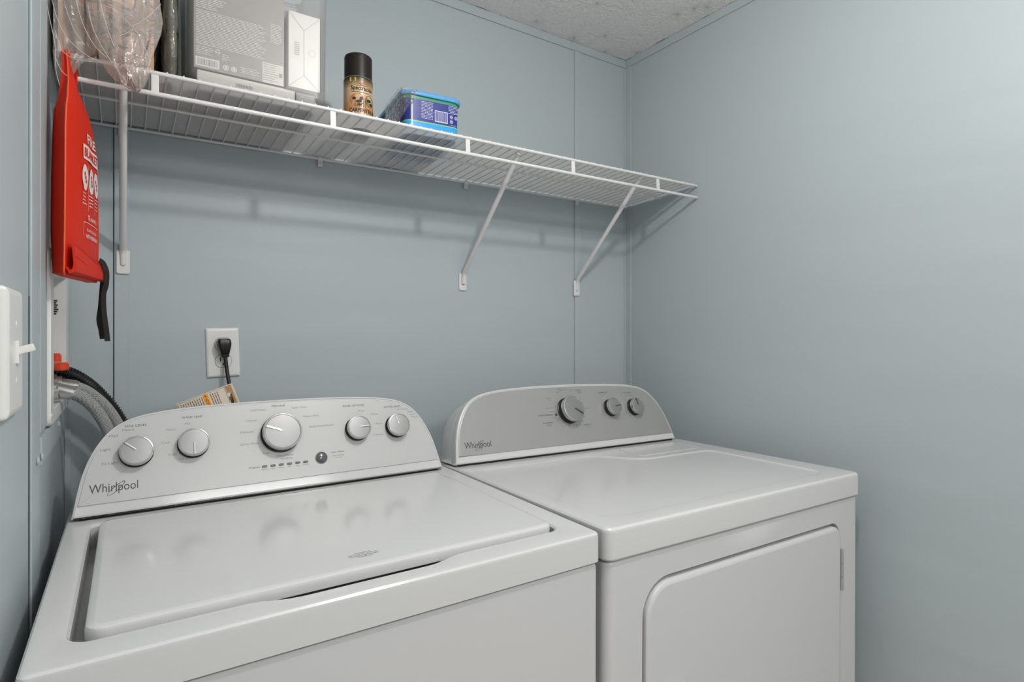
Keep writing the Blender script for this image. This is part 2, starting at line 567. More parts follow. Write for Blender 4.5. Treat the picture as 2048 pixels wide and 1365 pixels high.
def put_disc(bm, fn, cx, cy, rx, ry=None, mi=0, n=24, r_in=None):
    ry = ry or rx
    if r_in:
        a = [bm.verts.new(fn(cx + rx * math.cos(2 * PI * k / n), cy + ry * math.sin(2 * PI * k / n))) for k in range(n)]
        b = [bm.verts.new(fn(cx + r_in * math.cos(2 * PI * k / n), cy + r_in * ry / rx * math.sin(2 * PI * k / n))) for k in range(n)]
        for k in range(n):
            f = bm.faces.new((a[k], a[(k + 1) % n], b[(k + 1) % n], b[k])); f.material_index = mi
    else:
        f = bm.faces.new([bm.verts.new(fn(cx + rx * math.cos(2 * PI * k / n), cy + ry * math.sin(2 * PI * k / n))) for k in range(n)])
        f.material_index = mi

# ================================================================== THE ROOM
TH = 0.05
def slab(name, lo, hi, m, **k):
    bm = bmesh.new()
    box(bm, lo, hi)
    return struct(link(name, bm, m, smooth=False))
slab('floor', (WL - 0.6, YB, -TH), (WR + TH, D + TH, 0), M['floor'])
slab('ceiling', (WL - 0.6, YB, CEIL), (WR + TH, D + TH, CEIL + TH), M['ceiling'])
slab('wall_back', (WL - TH, D, 0), (WR + TH, D + TH, CEIL), M['wall'])
slab('wall_right', (WR, YB, 0), (WR + TH, D, CEIL), M['wall'])
# left wall, open where the supply box is let in
BY0, BY1, BZ0, BZ1 = 1.185, 1.435, CZ - 0.122, CZ + 0.112
bm = bmesh.new()
box(bm, (WL - TH, 0.15, 0), (WL, BY0, CEIL))
box(bm, (WL - TH, BY1, 0), (WL, D, CEIL))
box(bm, (WL - TH, BY0, 0), (WL, BY1, BZ0))
box(bm, (WL - TH, BY0, BZ1), (WL, BY1, CEIL))
struct(link('wall_left', bm, M['wall'], smooth=False))

trim_n = [0]
def trim(boxes, bev=0.0020, label=None, m=None):
    trim_n[0] += 1
    bm = bmesh.new()
    for lo, hi in boxes:
        box(bm, lo, hi, bev, 2)
    o = struct(link('trim_%d' % trim_n[0], bm, m or M['wall'], sharp=50))
    return o
bt = 0.0045
E_ = 0.0004
# battens under the ceiling
trim([((WL, D - bt, CZ + 0.951), (WR, D, CEIL - E_))])
trim([((WR - bt, YB, CZ + 0.951), (WR, D - bt, CEIL - E_))])
trim([((WL, 0.15, CZ + 0.951), (WL + bt, D - bt, CEIL - E_))])
# upright battens over the panel joints of the back wall
for x in (-0.019, 1.249):
    trim([((x, D - bt, 0.02), (x + 0.026, D, CZ + 0.9505))])
# corner battens
trim([((WL, D - bt, 0.02), (WL + 0.011, D, CZ + 0.9505))])
trim([((WR - 0.009, D - bt, 0.02), (WR, D, CZ + 0.9505)), ((WR - bt, D - 0.030, 0.02), (WR, D - bt, CZ + 0.9505))])
# left wall: broad upright batten, casing board before the supply box, flat batten below it
trim([((WL, 0.965, 0.02), (WL + 0.004, 1.045, CZ + 0.9505))], 0.0025)
trim([((WL, 1.0455, CZ - 0.137), (WL + 0.0046, 1.128, CZ + 0.9505))], 0.0010)
trim([((WL, 1.060, CZ - 0.186), (WL + 0.005, D - 0.006, CZ - 0.146))], 0.0015)
bm = bmesh.new()
for y_, z_ in ((1.005, -0.170), (1.050, -0.172), (1.300, -0.158)):
    sphere(bm, (WL + 0.0055, y_, CZ + z_), 0.0055, sc=(0.45, 1, 1), u=10, v=6)
trim_n[0] += 1
struct(link('trim_%d' % trim_n[0], bm, M['wall']))
# dark seams where the joint paint has cracked
trim([((-0.0207, D - 0.0012, 0.02), (-0.0192, D - E_, CZ + 0.95))], 0, m=M['groove'])
trim([((WL, 0.9625, 0.02), (WL + 0.001, 0.9648, CZ + 0.05))], 0, m=M['groove'])

# ================================================================== LAUNDRY SUPPLY BOX (in the left wall)
r_ = empty('supply_box', (WL, 1.31, CZ - 0.14))
tag(r_, 'white recessed washing machine supply box with hose valves in left wall', 'supply box')
def rel(o, p): return Vector(p) - Vector(o.location)
bm = bmesh.new()
o0 = rrect(1.140, CZ - 0.143, 1.482, CZ + 0.138, 0.018, 5, 3)
i0 = rrect(BY0 + 0.002, BZ0 + 0.002, BY1 - 0.002, BZ1 - 0.002, 0.004, 5, 3)
def yz(lp, x): return [rel(r_, (x, y, z)) for y, z in lp]
loft(bm, [yz(o0, WL + 0.0005), yz(o0, WL + 0.0055), yz(offset_poly(o0, 0.002), WL + 0.008), yz(offset_poly(i0, -0.003), WL + 0.008), yz(i0, WL + 0.006), yz(i0, WL - 0.045)], False, False)
link('flange', bm, M['plate'], r_, sharp=40)
bm = bmesh.new()
box(bm, rel(r_, (WL - 0.049, BY0 + 0.003, BZ0 + 0.003)), rel(r_, (WL - 0.045, BY1 - 0.003, BZ1 - 0.003)))
link('back_panel', bm, M['plate'], r_)
for (y, z) in ((1.152, CZ + 0.122), (1.152, CZ - 0.126), (1.468, CZ - 0.126)):
    bm = bmesh.new()
    sphere(bm, rel(r_, (WL + 0.008, y, z)), 0.0045, sc=(0.5, 1, 1))
    link('screw', bm, M['screw'], r_)
# small black data label on the far cheek, printed in the box
bm = bmesh.new()
for k in range(7):
    zz = CZ + 0.040 + k * 0.0042
    w = 0.006 + 0.004 * ((k * 37) % 5) / 5
    box(bm, rel(r_, (WL - 0.018, BY1 - 0.0028, zz)), rel(r_, (WL - 0.014 + w, BY1 - 0.0022, zz + 0.003)))
link('data_label', bm, M['blackink'], r_, smooth=False)
# red shut-off valve lever and grey valve bodies
vz = CZ - 0.062
bm = bmesh.new()
lathe(bm, [(0.010, 0), (0.0125, 0.002), (0.0125, 0.012), (0.010, 0.015)], 20, Matrix.Translation(rel(r_, (WL + 0.004, 1.360, vz - 0.004))))
lathe(bm, [(0.008, 0), (0.008, 0.012), (0.005, 0.016)], 16, Matrix.Translation(rel(r_, (WL - 0.003, 1.365, vz + 0.012))))
box(bm, rel(r_, (WL - 0.030, 1.350, vz + 0.000)), rel(r_, (WL + 0.004, 1.374, vz + 0.010)), 0.003)
link('valve_lever', bm, M['redplastic'], r_)
for yv, zv in ((1.30, -0.100), (1.36, -0.090)):
    bm = bmesh.new()
    tube(bm, [rel(r_, (WL - 0.04, yv, CZ + zv)), rel(r_, (WL + 0.006, yv, CZ + zv))], 0.014, 16)
    tube(bm, [rel(r_, (WL - 0.012, yv, CZ + zv)), rel(r_, (WL - 0.002, yv, CZ + zv))], 0.018, 6)
    link('valve_body', bm, M['steel'], r_)

# ------------------------------------------------------------------ hoses
def hose(name, pts, r, m, label, cat, ferr=None, ribs=None):
    P = catmull(pts, 14)
    base = P[0].copy()
    bm = bmesh.new()
    if ribs:
        # resample evenly for the corrugation
        Q = [P[0]]
        for p in P:
            while (p - Q[-1]).length > ribs / 4:
                Q.append(Q[-1] + (p - Q[-1]).normalized() * (ribs / 4))
        rs = [r * (1.0 if i % 4 in (0, 1) else 0.80) for i in range(len(Q))]
        tube(bm, [q - base for q in Q], rs, 16)
    else:
        tube(bm, [q - base for q in P], r, 18, uv=True)
    if ferr:
        root = empty(name, base)
        link('braided_sleeve', bm, m, root, sharp=60)
        d = (P[1] - P[0]).normalized()
        bm = bmesh.new()
        tube(bm, [-d * 0.026, -d * 0.012, -d * 0.0119, d * 0.012, d * 0.0121, d * 0.016], [0.0135, 0.0135, r + 0.002, r + 0.002, r + 0.0005, r + 0.0005], 18)
        link('coupling', bm, M['steel'], root)
    else:
        root = link(name, bm, m, None, sharp=80)
        root.location = base
    tag(root, label, cat, None)
    return root
hose('drain_hose', [at_y(100, 742, 1.385), at_y(128, 744, 1.385), at_y(160, 758, 1.40), at_y(195, 785, 1.42), at_y(232, 828, 1.43), at_y(262, 890, 1.44), at_y(270, 960, 1.45), at_y(272, 1040, 1.45)], 0.0125, M['black'],
     'black corrugated drain hose arching from supply box behind washer', 'hose', ribs=0.0056)
hose('supply_hose', [at_y(136, 771, 1.36), at_y(150, 773, 1.36), at_y(178, 785, 1.375), at_y(213, 815, 1.39), at_y(242, 862, 1.40), at_y(252, 920, 1.41), at_y(252, 1000, 1.42)], 0.0095, M['braid'],
     'braided steel supply hose, the upper one beside the black drain hose', 'hose', ferr=True)
hose('supply_hose', [at_y(128, 783, 1.30), at_y(140, 786, 1.30), at_y(168, 798, 1.32), at_y(197, 827, 1.34), at_y(220, 872, 1.355), at_y(228, 930, 1.37), at_y(228, 1000, 1.38)], 0.0105, M['braid'],
     'braided steel supply hose, the lower and nearer of the two', 'hose', ferr=True)

# ================================================================== LIGHT SWITCH
r_ = empty('light_switch', (WL, 0.800, CZ - 0.018))
tag(r_, 'white toggle light switch on the left wall at the picture edge', 'light switch')
bm = bmesh.new()
def lp(d, r, x): return [Vector((x, y, z)) for y, z in rrect(-0.050 + d, -0.067 + d, 0.050 - d, 0.067 - d, r, 4, 2)]
loft(bm, [lp(0, 0.004, 0.0003), lp(0, 0.004, 0.003), lp(0.0012, 0.004, 0.0055), lp(0.004, 0.003, 0.0072), lp(0.008, 0.002, 0.0078)], True, True)
link('cover_plate', bm, M['plate'], r_, sharp=30)
bm = bmesh.new()
box(bm, (0.0070, -0.005, -0.012), (0.0105, 0.005, 0.012), 0.001)
Tm = Matrix.Translation((0.009, 0, 0.001)) @ Matrix.Rotation(math.radians(-18), 4, 'Y')
box(bm, (-0.002, -0.0035, -0.004), (0.0145, 0.0035, 0.004), 0.0015, T=Tm)
link('toggle', bm, M['plate'], r_)
for z in (0.030, -0.030):
    bm = bmesh.new()
    sphere(bm, (0.0075, 0, z), 0.0032, sc=(0.4, 1, 1))
    link('screw', bm, M['plate'], r_)

# ================================================================== WASHER AND DRYER
TC = math.radians(22)
def cpt(cd):
    return lambda u, h, off=0.0: Vector((u, cd + h * math.sin(TC) - off * math.cos(TC), 0.005 + h * math.cos(TC) + off * math.sin(TC)))
def resample(pts, n):
    P = [Vector(p) for p in pts]
    P.append(P[0])
    d = [0]
    for a, b in zip(P, P[1:]): d.append(d[-1] + (b - a).length)
    out = []
    j = 0
    for k in range(n):
        t = d[-1] * k / n
        while d[j + 1] < t: j += 1
        f = (t - d[j]) / max(1e-9, d[j + 1] - d[j])
        q = P[j].lerp(P[j + 1], f)
        out.append((q.x, q.y))
    return out
def arch(x0, x1, hgt, inset=0.0, base=0.0):
    """console outline, counter-clockwise: flat bottom, steep shoulders, long arched top"""
    w = x1 - x0
    half = [(0.0, 0.0), (0.004, 0.06), (0.012, 0.26), (0.025, 0.46), (0.048, 0.655), (0.082, 0.82), (0.13, 0.915), (0.20, 0.962), (0.30, 0.988), (0.40, 0.998), (0.5, 1.0)]
    pts = [(x0 + w * a, base + hgt * b) for a, b in half]
    pts += [(x1 - w * a, base + hgt * b) for a, b in half[-2::-1]]
    pts = smooth_poly(pts, 2, False)
    pts = pts[::-1]            # right bottom ... over the top ... left bottom is clockwise, so reverse twice
    pts = [pts[0]] + pts[1:]
    # bottom edge points
    a, b = pts[-1], pts[0]
    for k in range(1, 12):
        t = k / 12
        pts.append((a[0] + (b[0] - a[0]) * t, a[1] + (b[1] - a[1]) * t))
    if inset: pts = offset_poly(pts, inset)
    return pts

def knob(parent, P, u, h, r, ang, hgt, capm, ring=None):
    """dial whose axis stands on the console face; ang = direction of its pointer, counter-clockwise from right"""
    o = P(u, h, 0.0)
    ex = Vector((1, 0, 0)); ez = P(0, 0, 1) - P(0, 0, 0); ey = ez.cross(ex)
    T = Matrix(((ex.x, ey.x, ez.x, o.x), (ex.y, ey.y, ez.y, o.y), (ex.z, ey.z, ez.z, o.z), (0, 0, 0, 1)))
    root = None
    bm = bmesh.new()
    lathe(bm, [(r * 0.99, hgt * 0.62), (r * 1.0, hgt * 0.70), (r * 0.985, hgt * 0.90), (r * 0.955, hgt * 0.98), (r * 0.90, hgt), (r * 0.875, hgt * 0.955), (r * 0.6, hgt * 0.985), (r * 0.3, hgt * 0.995), (0.0005, hgt)], 48, T, cap0=True, cap1=True)
    for f in bm.faces:
        c = T.inverted() @ f.calc_center_median()
        rr = math.hypot(c.x, c.y)
        f.material_index = 1 if rr > r * 0.87 else 0
    root = link('control_knob', bm, [capm, M['rim']], parent, sharp=40)
    bm = bmesh.new()
    lathe(bm, [(r * 1.02, 0.0003), (r * 1.02, 0.002), (r * 0.93, 0.004), (r * 0.90, hgt * 0.6), (r * 0.95, hgt * 0.64)], 40, T)
    k1 = link('knob_skirt', bm, M['black'], root)
    bm = bmesh.new()
    A = Matrix.Rotation(ang, 4, 'Z')
    box(bm, (r * 0.06, -r * 0.045, hgt * 0.93), (r * 0.88, r * 0.045, hgt + 0.0016), 0.0006, 2, T=T @ A)
    k2 = link('pointer', bm, M['rim'] if capm is M['knob'] else M['ink'], root)
    if ring:
        bm = bmesh.new()
        put_disc(bm, lambda a, b: T @ Vector((a, b, 0.0008)), 0, 0, ring, mi=0, n=48, r_in=ring - 0.0008)
        link('white_ring', bm, M['inkw'], root)
    return root

def logo(parent, P, cx, ch, width, m):
    bm = bmesh.new()
    fn = lambda a, b: P(a, b, 0.0011)
    cap = width * 0.212
    put_text(bm, 'Whirlpool', fn, cx, ch, cap, width, bold=0.0)
    # the long tilted ellipse drawn through the word
    ecx, ech = cx + width * 0.043, ch - cap * 0.05
    n = 60
    ra, rb, tilt = width * 0.235, width * 0.052, math.radians(42)
    pin, pout = [], []
    for k in range(n + 1):
        t = math.radians(-160) + math.radians(345) * k / n
        wd_ = 0.0006 * (width / 0.068) * (0.55 + 0.45 * math.cos(t * 0.5))
        for lst, s in ((pin, -wd_), (pout, wd_)):
            x, y = (ra + s) * math.cos(t), (rb + s) * math.sin(t)
            lst.append(bm.verts.new(fn(ecx + x * math.cos(tilt) - y * math.sin(tilt), ech + x * math.sin(tilt) + y * math.cos(tilt))))
    for k in range(n):
        t = math.radians(-160) + math.radians(345) * k / n
        bm.faces.new((pin[k], pin[k + 1], pout[k + 1], pout[k]))
    return link('logo', bm, m, parent, smooth=False)

def machine(name, loc, rot, w, cd, H, label):
    root = empty(name, loc, rot)
    tag(root, label, name)
    return root

def console(root, w, cd, x0, x1, hgt, mface, depth=0.085, pin=0.0095, pbase=0.020):
    P = cpt(cd)
    A = arch(x0, x1, hgt)
    def L3(pts, off, sc=1.0):
        out = []
        for u, h in pts:
            q = P(x0 + (x1 - x0) / 2 + (u - (x0 + x1) / 2) * sc, h * sc, off)
            out.append(Vector((q.x, q.y, max(q.z, 0.0035))))
        return out
    bm = bmesh.new()
    Ai = offset_poly(A, 0.0045)
    Am = offset_poly(A, 0.0015)
    loft(bm, [L3(Ai, -0.001), L3(Ai, 0.0), L3(Am, -0.0012), L3(A, -0.005), L3(A, -0.022), L3(offset_poly(A, 0.0012), -0.0222), L3(offset_poly(A, 0.0012), -0.0232), L3(A, -0.0235), L3(A, -depth * 0.8, 1.01), L3(offset_poly(A, 0.006), -depth, 1.01)], True, True)
    c = link('console', bm, M['enamel'], root, sharp=40)
    B = arch(x0 + pin, x1 - pin, hgt - pin * 0.75 - pbase, 0.0, pbase)
    bm = bmesh.new()
    loft(bm, [L3(B, -0.0008), L3(B, 0.0006), L3(offset_poly(B, 0.0008), 0.0009)], True, True)
    link('fascia', bm, mface, c, sharp=40)
    # dark strip filling the gap under the console, its shade put in as colour
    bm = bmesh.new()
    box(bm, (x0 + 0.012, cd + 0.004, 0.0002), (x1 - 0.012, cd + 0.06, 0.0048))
    link('console_gap_shade', bm, M['dark'], c, smooth=False)
    return P, c

# ---------------- washer
WW, WD, WCD, WH = 0.7037, 0.64, 0.5104, 0.936
KW, KD = 0.975, 1.040      # true sizes of the two machines against the drawn-up ones
wloc = (-0.0843 * KW, 0.6863 * KW, CZ - 0.3121 * KW)
wroot = machine('washer', wloc, (math.radians(0.2353), math.radians(-0.0736), math.radians(-0.2407)), WW, WCD, WH,
                'white top-load washing machine with five round knobs, left of the dryer')
wroot.scale = (KW, KW, KW)
bm = bmesh.new()
a = rrect(0.002, 0.003, WW + 0.0045, WD, 0.012, 5, 6)
def xy(lp_, z): return [Vector((x, y, z)) for x, y in lp_]
loft(bm, [xy(a, -WH), xy(a, -0.056), xy(offset_poly(a, 0.002), -0.0505), xy(offset_poly(a, 0.006), -0.048)], True, True)
link('cabinet', bm, M['enamel_side_shaded'], wroot)
# top deck with the lid well
bm = bmesh.new()
NC, NE = 6, 40
outer = rrect(0, 0, WW + 0.006, WD, 0.011, NC, NE)
well = rrect(0.036, 0.052, WW - 0.036, 0.488, [0.022, 0.014, 0.014, 0.022], NC, NE)
def dip(p):
    x, y = p
    if y < 0.07 and 0.2 < x < 0.50:
        t = max(0.0, min(1.0, min((x - 0.205) / 0.06, (0.485 - x) / 0.06)))
        t = t * t * (3 - 2 * t)
        return (x, y - 0.0105 * t, t)
    return (x, y, 0.0)
Ws = [dip(p) for p in well]
lo_ = [xy(outer, -0.046), xy(outer, -0.007), xy(offset_poly(outer, 0.0010), -0.0030), xy(offset_poly(outer, 0.0035), -0.0007), xy(offset_poly(outer, 0.0075), 0.0)]
W3 = [(p[0], p[1]) for p in Ws]
wo = offset_poly(W3, -0.012)
wo2 = offset_poly(W3, -0.003)
tdip = [p[2] for p in Ws]
L = loft(bm, lo_, False, False)
wl = loft(bm, [[Vector((x, y, -0.0004)) for (x, y) in wo],
               [Vector((x, y, -0.0022 - 0.003 * t)) for (x, y), t in zip(wo2, tdip)],
               [Vector((x, y, -0.0055 - 0.003 * t)) for (x, y), t in zip(W3, tdip)],
               [Vector((x, y, -0.040)) for (x, y) in W3]], False, True)
for i in range(len(wl[0])):
    j = (i + 1) % len(wl[0])
    bm.faces.new((L[-1][i], L[-1][j], wl[0][j], wl[0][i]))
link('top_deck', bm, M['enamel'], wroot, sharp=30)
# lid
bm = bmesh.new()
ld = rrect(0.048, 0.058, WW - 0.0415, 0.483, [0.020, 0.02, 0.02, 0.020], 6, 10)
loft(bm, [xy(offset_poly(ld, 0.004), -0.010), xy(ld, -0.010), xy(ld, 0.0005), xy(offset_poly(ld, 0.0012), 0.0035), xy(offset_poly(ld, 0.004), 0.0055), xy(offset_poly(ld, 0.009), 0.0062)], True, True)
lid = link('lid', bm, M['enamel'], wroot, sharp=30)
bm = bmesh.new()
for k, (dy, wdt) in enumerate(((0.008, 0.022), (0.003, 0.042), (-0.002, 0.040), (-0.007, 0.020))):
    x = -wdt / 2
    while x < wdt / 2:
        s = random.uniform(0.003, 0.008)
        put_rect(bm, lambda a_, b_: Vector((0.36 + a_, 0.100 + b_, 0.0065)), x, dy - 0.0007, min(x + s, wdt / 2), dy + 0.0007)
        x += s + 0.0015
link('faint_print', bm, M['ink2'], lid, smooth=False)
# console
P, wc = console(wroot, WW, WCD, 0.0065, 0.6895, 0.1855, M['fascia_w'], depth=0.09)
kn = [(0.0995, 0.1020, 0.0262, 140), (0.189, 0.1080, 0.0262, 270), (0.3443, 0.1125, 0.0375, 158), (0.501, 0.1075, 0.0255, 2), (0.591, 0.1055, 0.0255, 104)]
for u, h, r, ang in kn:
    knob(wc, P, u, h, r, math.radians(ang), 0.021 if r < 0.03 else 0.026, M['knob'])
# start button and progress lights
bm = bmesh.new()
o = P(0.4196, 0.0545, 0.0)
ez = P(0, 0, 1) - P(0, 0, 0); ex = Vector((1, 0, 0)); ey = ez.cross(ex)
def onface(u, h):
    o = P(u, h, 0.0009)
    return Matrix(((ex.x, ey.x, ez.x, o.x), (ex.y, ey.y, ez.y, o.y), (ex.z, ey.z, ez.z, o.z), (0, 0, 0, 1)))
lathe(bm, [(0.0122, 0), (0.0122, 0.0015), (0.0108, 0.0022), (0.0100, 0.0012)], 32, onface(0.4196, 0.0545), mi=0, cap1=False)
lathe(bm, [(0.0098, 0.0005), (0.0094, 0.003), (0.006, 0.0042), (0.0005, 0.0046)], 32, onface(0.4196, 0.0545), mi=1)
link('start_button', bm, [M['ink2'], M['led']], wc)
for k in range(6):
    bm = bmesh.new()
    T = onface(0.3096 + k * 0.01558, 0.0502)
    lpz = rrect(-0.0047, -0.0019, 0.0047, 0.0019, 0.0018, 4, 1)
    loft(bm, [[T @ Vector((x, y, 0)) for x, y in lpz], [T @ Vector((x, y, 0.0016)) for x, y in lpz], [T @ Vector((x, y, 0.0022)) for x, y in offset_poly(lpz, 0.0008)]])
    link('progress_light', bm, M['led'], wc)
# lettering
letters = {}
fn = lambda a_, b_: P(a_, b_, 0.0011)
for s, u, h, sz, wdt, mi in (
        ('SOIL LEVEL', 0.0988, 0.1512, 0.0042, 0.034, 0), ('Heavy', 0.0875, 0.144, 0.0042, 0.0185, 1), ('Med', 0.0653, 0.1352, 0.0042, 0.0125, 1),
        ('Light', 0.0539, 0.1114, 0.0042, 0.015, 1), ('Ex Light', 0.0606, 0.0869, 0.0042, 0.0235, 1),
        ('WASH TEMP', 0.1882, 0.1598, 0.0042, 0.0345, 0), ('Hot', 0.1804, 0.1478, 0.0040, 0.0095, 1), ('Warm', 0.1525, 0.1388, 0.0040, 0.015, 1),
        ('Cool', 0.1441, 0.1152, 0.0040, 0.0125, 1), ('Cold', 0.1547, 0.0918, 0.0040, 0.0125, 1), ('Tap Cold', 0.1753, 0.082, 0.0040, 0.022, 1),
        ('Normal', 0.3439, 0.1713, 0.0046, 0.0245, 0), ('Cold Wash', 0.3043, 0.1648, 0.0038, 0.0285, 1), ('Super Wash', 0.3849, 0.1641, 0.0038, 0.031, 1),
        ('Casual', 0.2909, 0.1442, 0.0038, 0.019, 1), ('Heavy Duty', 0.4074, 0.144, 0.0038, 0.031, 1), ('Delicate', 0.2823, 0.1217, 0.0038, 0.024, 1),
        ('Bulky Items/Sheets', 0.4270, 0.121, 0.0036, 0.050, 1), ('Quick Wash', 0.2853, 0.0974, 0.0038, 0.034, 1), ('Soak', 0.3141, 0.0763, 0.0036, 0.013, 1),
        ('Clean Washer', 0.3492, 0.0680, 0.0034, 0.033, 1), ('with affresh', 0.3516, 0.0615, 0.0030, 0.022, 1),
        ('RINSE OPTIONS', 0.5001, 0.1602, 0.0042, 0.047, 0), ('1 Rinse', 0.5143, 0.1478, 0.0036, 0.017, 1), ('2 Rinses', 0.5435, 0.1377, 0.0036, 0.019, 1),
        ('1 Rinse', 0.5500, 0.1154, 0.0036, 0.017, 1), ('2 Rinses', 0.5465, 0.091, 0.0036, 0.021, 1),
        ('WATER LEVEL', 0.5880, 0.1516, 0.0042, 0.041, 0), ('Auto Sensing', 0.6110, 0.1440, 0.0034, 0.026, 1), ('Deep', 0.6290, 0.1365, 0.0034, 0.011, 1),
        ('Water', 0.6335, 0.1300, 0.0034, 0.013, 1), ('Wash', 0.6380, 0.1235, 0.0034, 0.013, 1),
        ('Progress', 0.2914, 0.0502, 0.0032, 0.0195, 0), ('Start / Pause', 0.4545, 0.0633, 0.0032, 0.026, 0), ('Hold 3 Seconds', 0.4545, 0.0560, 0.0026, 0.024, 1),
        ('to Cancel', 0.4560, 0.0515, 0.0026, 0.014, 1),
        ('Sensing', 0.3096, 0.0445, 0.0020, 0.012, 1), ('Wash', 0.3252, 0.0445, 0.0020, 0.008, 1), ('Rinse', 0.3408, 0.0445, 0.0020, 0.008, 1),
        ('Spin', 0.3563, 0.0445, 0.0020, 0.007, 1), ('Done', 0.3719, 0.0445, 0.0020, 0.007, 1), ('Lid Locked', 0.3875, 0.0445, 0.0020, 0.012, 1)):
    key = min(range(5), key=lambda i: abs(kn[i][0] - u) + (9 if h < 0.07 else 0)) if h > 0.07 or u < 0.28 else (5 if u > 0.43 else (0 + 2 if h > 0.06 else 6))
    lb_ = letters.setdefault(key, bmesh.new())
    put_text(lb_, s, fn, u, h, sz, wdt, mi=mi)
for lb_ in letters.values():
    link('lettering', lb_, [M['ink'], M['ink2']], wc, smooth=False)
logo(wc, P, 0.0665, 0.0435, 0.0700, M['ink'])

# ---------------- dryer
DW, DD, DCD, DH = 0.7421, 0.66, 0.4963, 0.878
dloc = (0.5947 * KD, 0.6433 * KD, CZ - 0.2925 * KD)
droot = machine('dryer', dloc, (math.radians(-0.2405), math.radians(0.7604), math.radians(-0.4387)), DW, DCD, DH,
                'white front-load dryer with silver console and hinged door, right of the washer')
droot.scale = (KD, KD, KD)
DL, DR = 0.0075, DW + 0.0155                        # outer sides of the deck
DX0, DX1, DZ0, DZ1 = 0.0855, 0.676, -0.72, -0.0965      # door opening
bm = bmesh.new()
a = rrect(0.004, 0.004, DW - 0.004, DD, 0.016, 6, 8)
# sides, back, top shoulder of the cabinet; its front is a flat sheet with the door opening
outer = [(x, z) for x, z in rrect(DL + 0.019, -DH, DR - 0.019, -0.058, 0.0005, 8, 6)]
hole = rrect(DX0, DZ0, DX1, DZ1, [0.05, 0.030, 0.058, 0.05], 8, 6)
ov = [bm.verts.new((x, 0.004, z)) for x, z in outer]
hl = loft(bm, [[Vector((x, 0.004, z)) for x, z in hole], [Vector((x, 0.0065, z)) for x, z in offset_poly(hole, 0.0012)], [Vector((x, 0.016, z)) for x, z in offset_poly(hole, 0.0015)]], False, True)
for i in range(len(ov)):
    j = (i + 1) % len(ov)
    bm.faces.new((ov[i], ov[j], hl[0][j], hl[0][i]))
def face(*ps): return bm.faces.new([bm.verts.new(p) for p in ps])
n = 6
R = 0.016
for side in (0, 1):
    cx_ = DL + 0.003 + R if side == 0 else DR - 0.003 - R
    sg = -1 if side == 0 else 1
    arcs = [(cx_ + sg * R * math.sin(PI / 2 * k / n), 0.004 + R - R * math.cos(PI / 2 * k / n)) for k in range(n + 1)]
    arcs.append((cx_ + sg * R, DD))
    arcs.append((cx_, DD))
    loops = []
    for zz, ins in ((-DH, 0), (-0.058, 0)):
        loops.append([Vector((x, y, zz)) for x, y in arcs])
    loft(bm, loops, False, False, closed=False)
face((DL + 0.02, DD, -DH), (DR - 0.02, DD, -DH), (DR - 0.02, DD, -0.058), (DL + 0.02, DD, -0.058))
# rolled top edge
ol = rrect(DL + 0.003, 0.004, DR - 0.003, DD, 0.016, 6, 8)
loft(bm, [xy(ol, -0.058), xy(offset_poly(ol, 0.0012), -0.0545), xy(offset_poly(ol, 0.004), -0.0525), xy(offset_poly(ol, 0.008), -0.0515)], False, True)
bmesh.ops.remove_doubles(bm, verts=bm.verts, dist=0.0002)
link('cabinet', bm, M['enamel_side_shaded'], droot, sharp=40, front=0.004)
# door
bm = bmesh.new()
dr = rrect(DX0 + 0.004, DZ0 + 0.004, DX1 - 0.003, DZ1 - 0.0065, [0.047, 0.028, 0.054, 0.047], 8, 6)
def xz(l_, y): return [Vector((x, y, z)) for x, z in l_]
loft(bm, [xz(dr, 0.014), xz(dr, 0.004), xz(offset_poly(dr, 0.0012), 0.0008), xz(offset_poly(dr, 0.004), -0.0014), xz(offset_poly(dr, 0.008), -0.0022)], True, True)
door = link('door', bm, M['enamel_side_shaded'], droot, sharp=30)
bm = bmesh.new()
box(bm, (DX0 + 0.030, -0.016, -0.372), (DX0 + 0.092, -0.0015, -0.2745), 0.006, 3)
link('door_handle', bm, M['enamel'], door)
bm = bmesh.new()
for k in range(3):
    tube(bm, [Vector((DX1 + 0.0015, 0.0005, -0.155 - k * 0.0290)), Vector((DX1 + 0.0015, 0.0005, -0.183 - k * 0.0290))], 0.0035, 12)
link('hinge', bm, M['steel'], door)
# deck
bm = bmesh.new()
outer = rrect(DL, 0, DR, DD, 0.016, 6, 8)
L = loft(bm, [xy(offset_poly(outer, 0.003), -0.0505), xy(outer, -0.047), xy(outer, -0.008), xy(offset_poly(outer, 0.0014), -0.0035), xy(offset_poly(outer, 0.0045), -0.0008), xy(offset_poly(outer, 0.009), 0.0)], False, False)
pan = [(0.045, 0.040), (0.690, 0.040), (0.690, 0.352), (0.470, 0.352), (0.425, 0.372), (0.395, 0.425), (0.350, 0.452), (0.045, 0.452)]
def round_poly(pts, r, k=5):
    out = []
    n = len(pts)
    for i in range(n):
        p0, p1, p2 = Vector(pts[i - 1]), Vector(pts[i]), Vector(pts[(i + 1) % n])
        a, b = (p0 - p1), (p2 - p1)
        rr = min(r, a.length * 0.45, b.length * 0.45)
        A, B = p1 + a.normalized() * rr, p1 + b.normalized() * rr
        for s in range(k + 1):
            t = s / k
            q = A * (1 - t) ** 2 + p1 * 2 * t * (1 - t) + B * t * t
            out.append((q.x, q.y))
    return out
pr_ = resample(round_poly(pan, 0.03), 120)
pl = loft(bm, [xy(pr_, 0.0), xy(offset_poly(pr_, 0.0015), -0.0004), xy(offset_poly(pr_, 0.0045), -0.0022), xy(offset_poly(pr_, 0.007), -0.0028)], False, False)
ring_fill(bm, L[-1], [pl[0]])
ring_fill(bm, pl[-1], [])
link('top_deck', bm, M['enamel'], droot, sharp=30)
bm = bmesh.new()
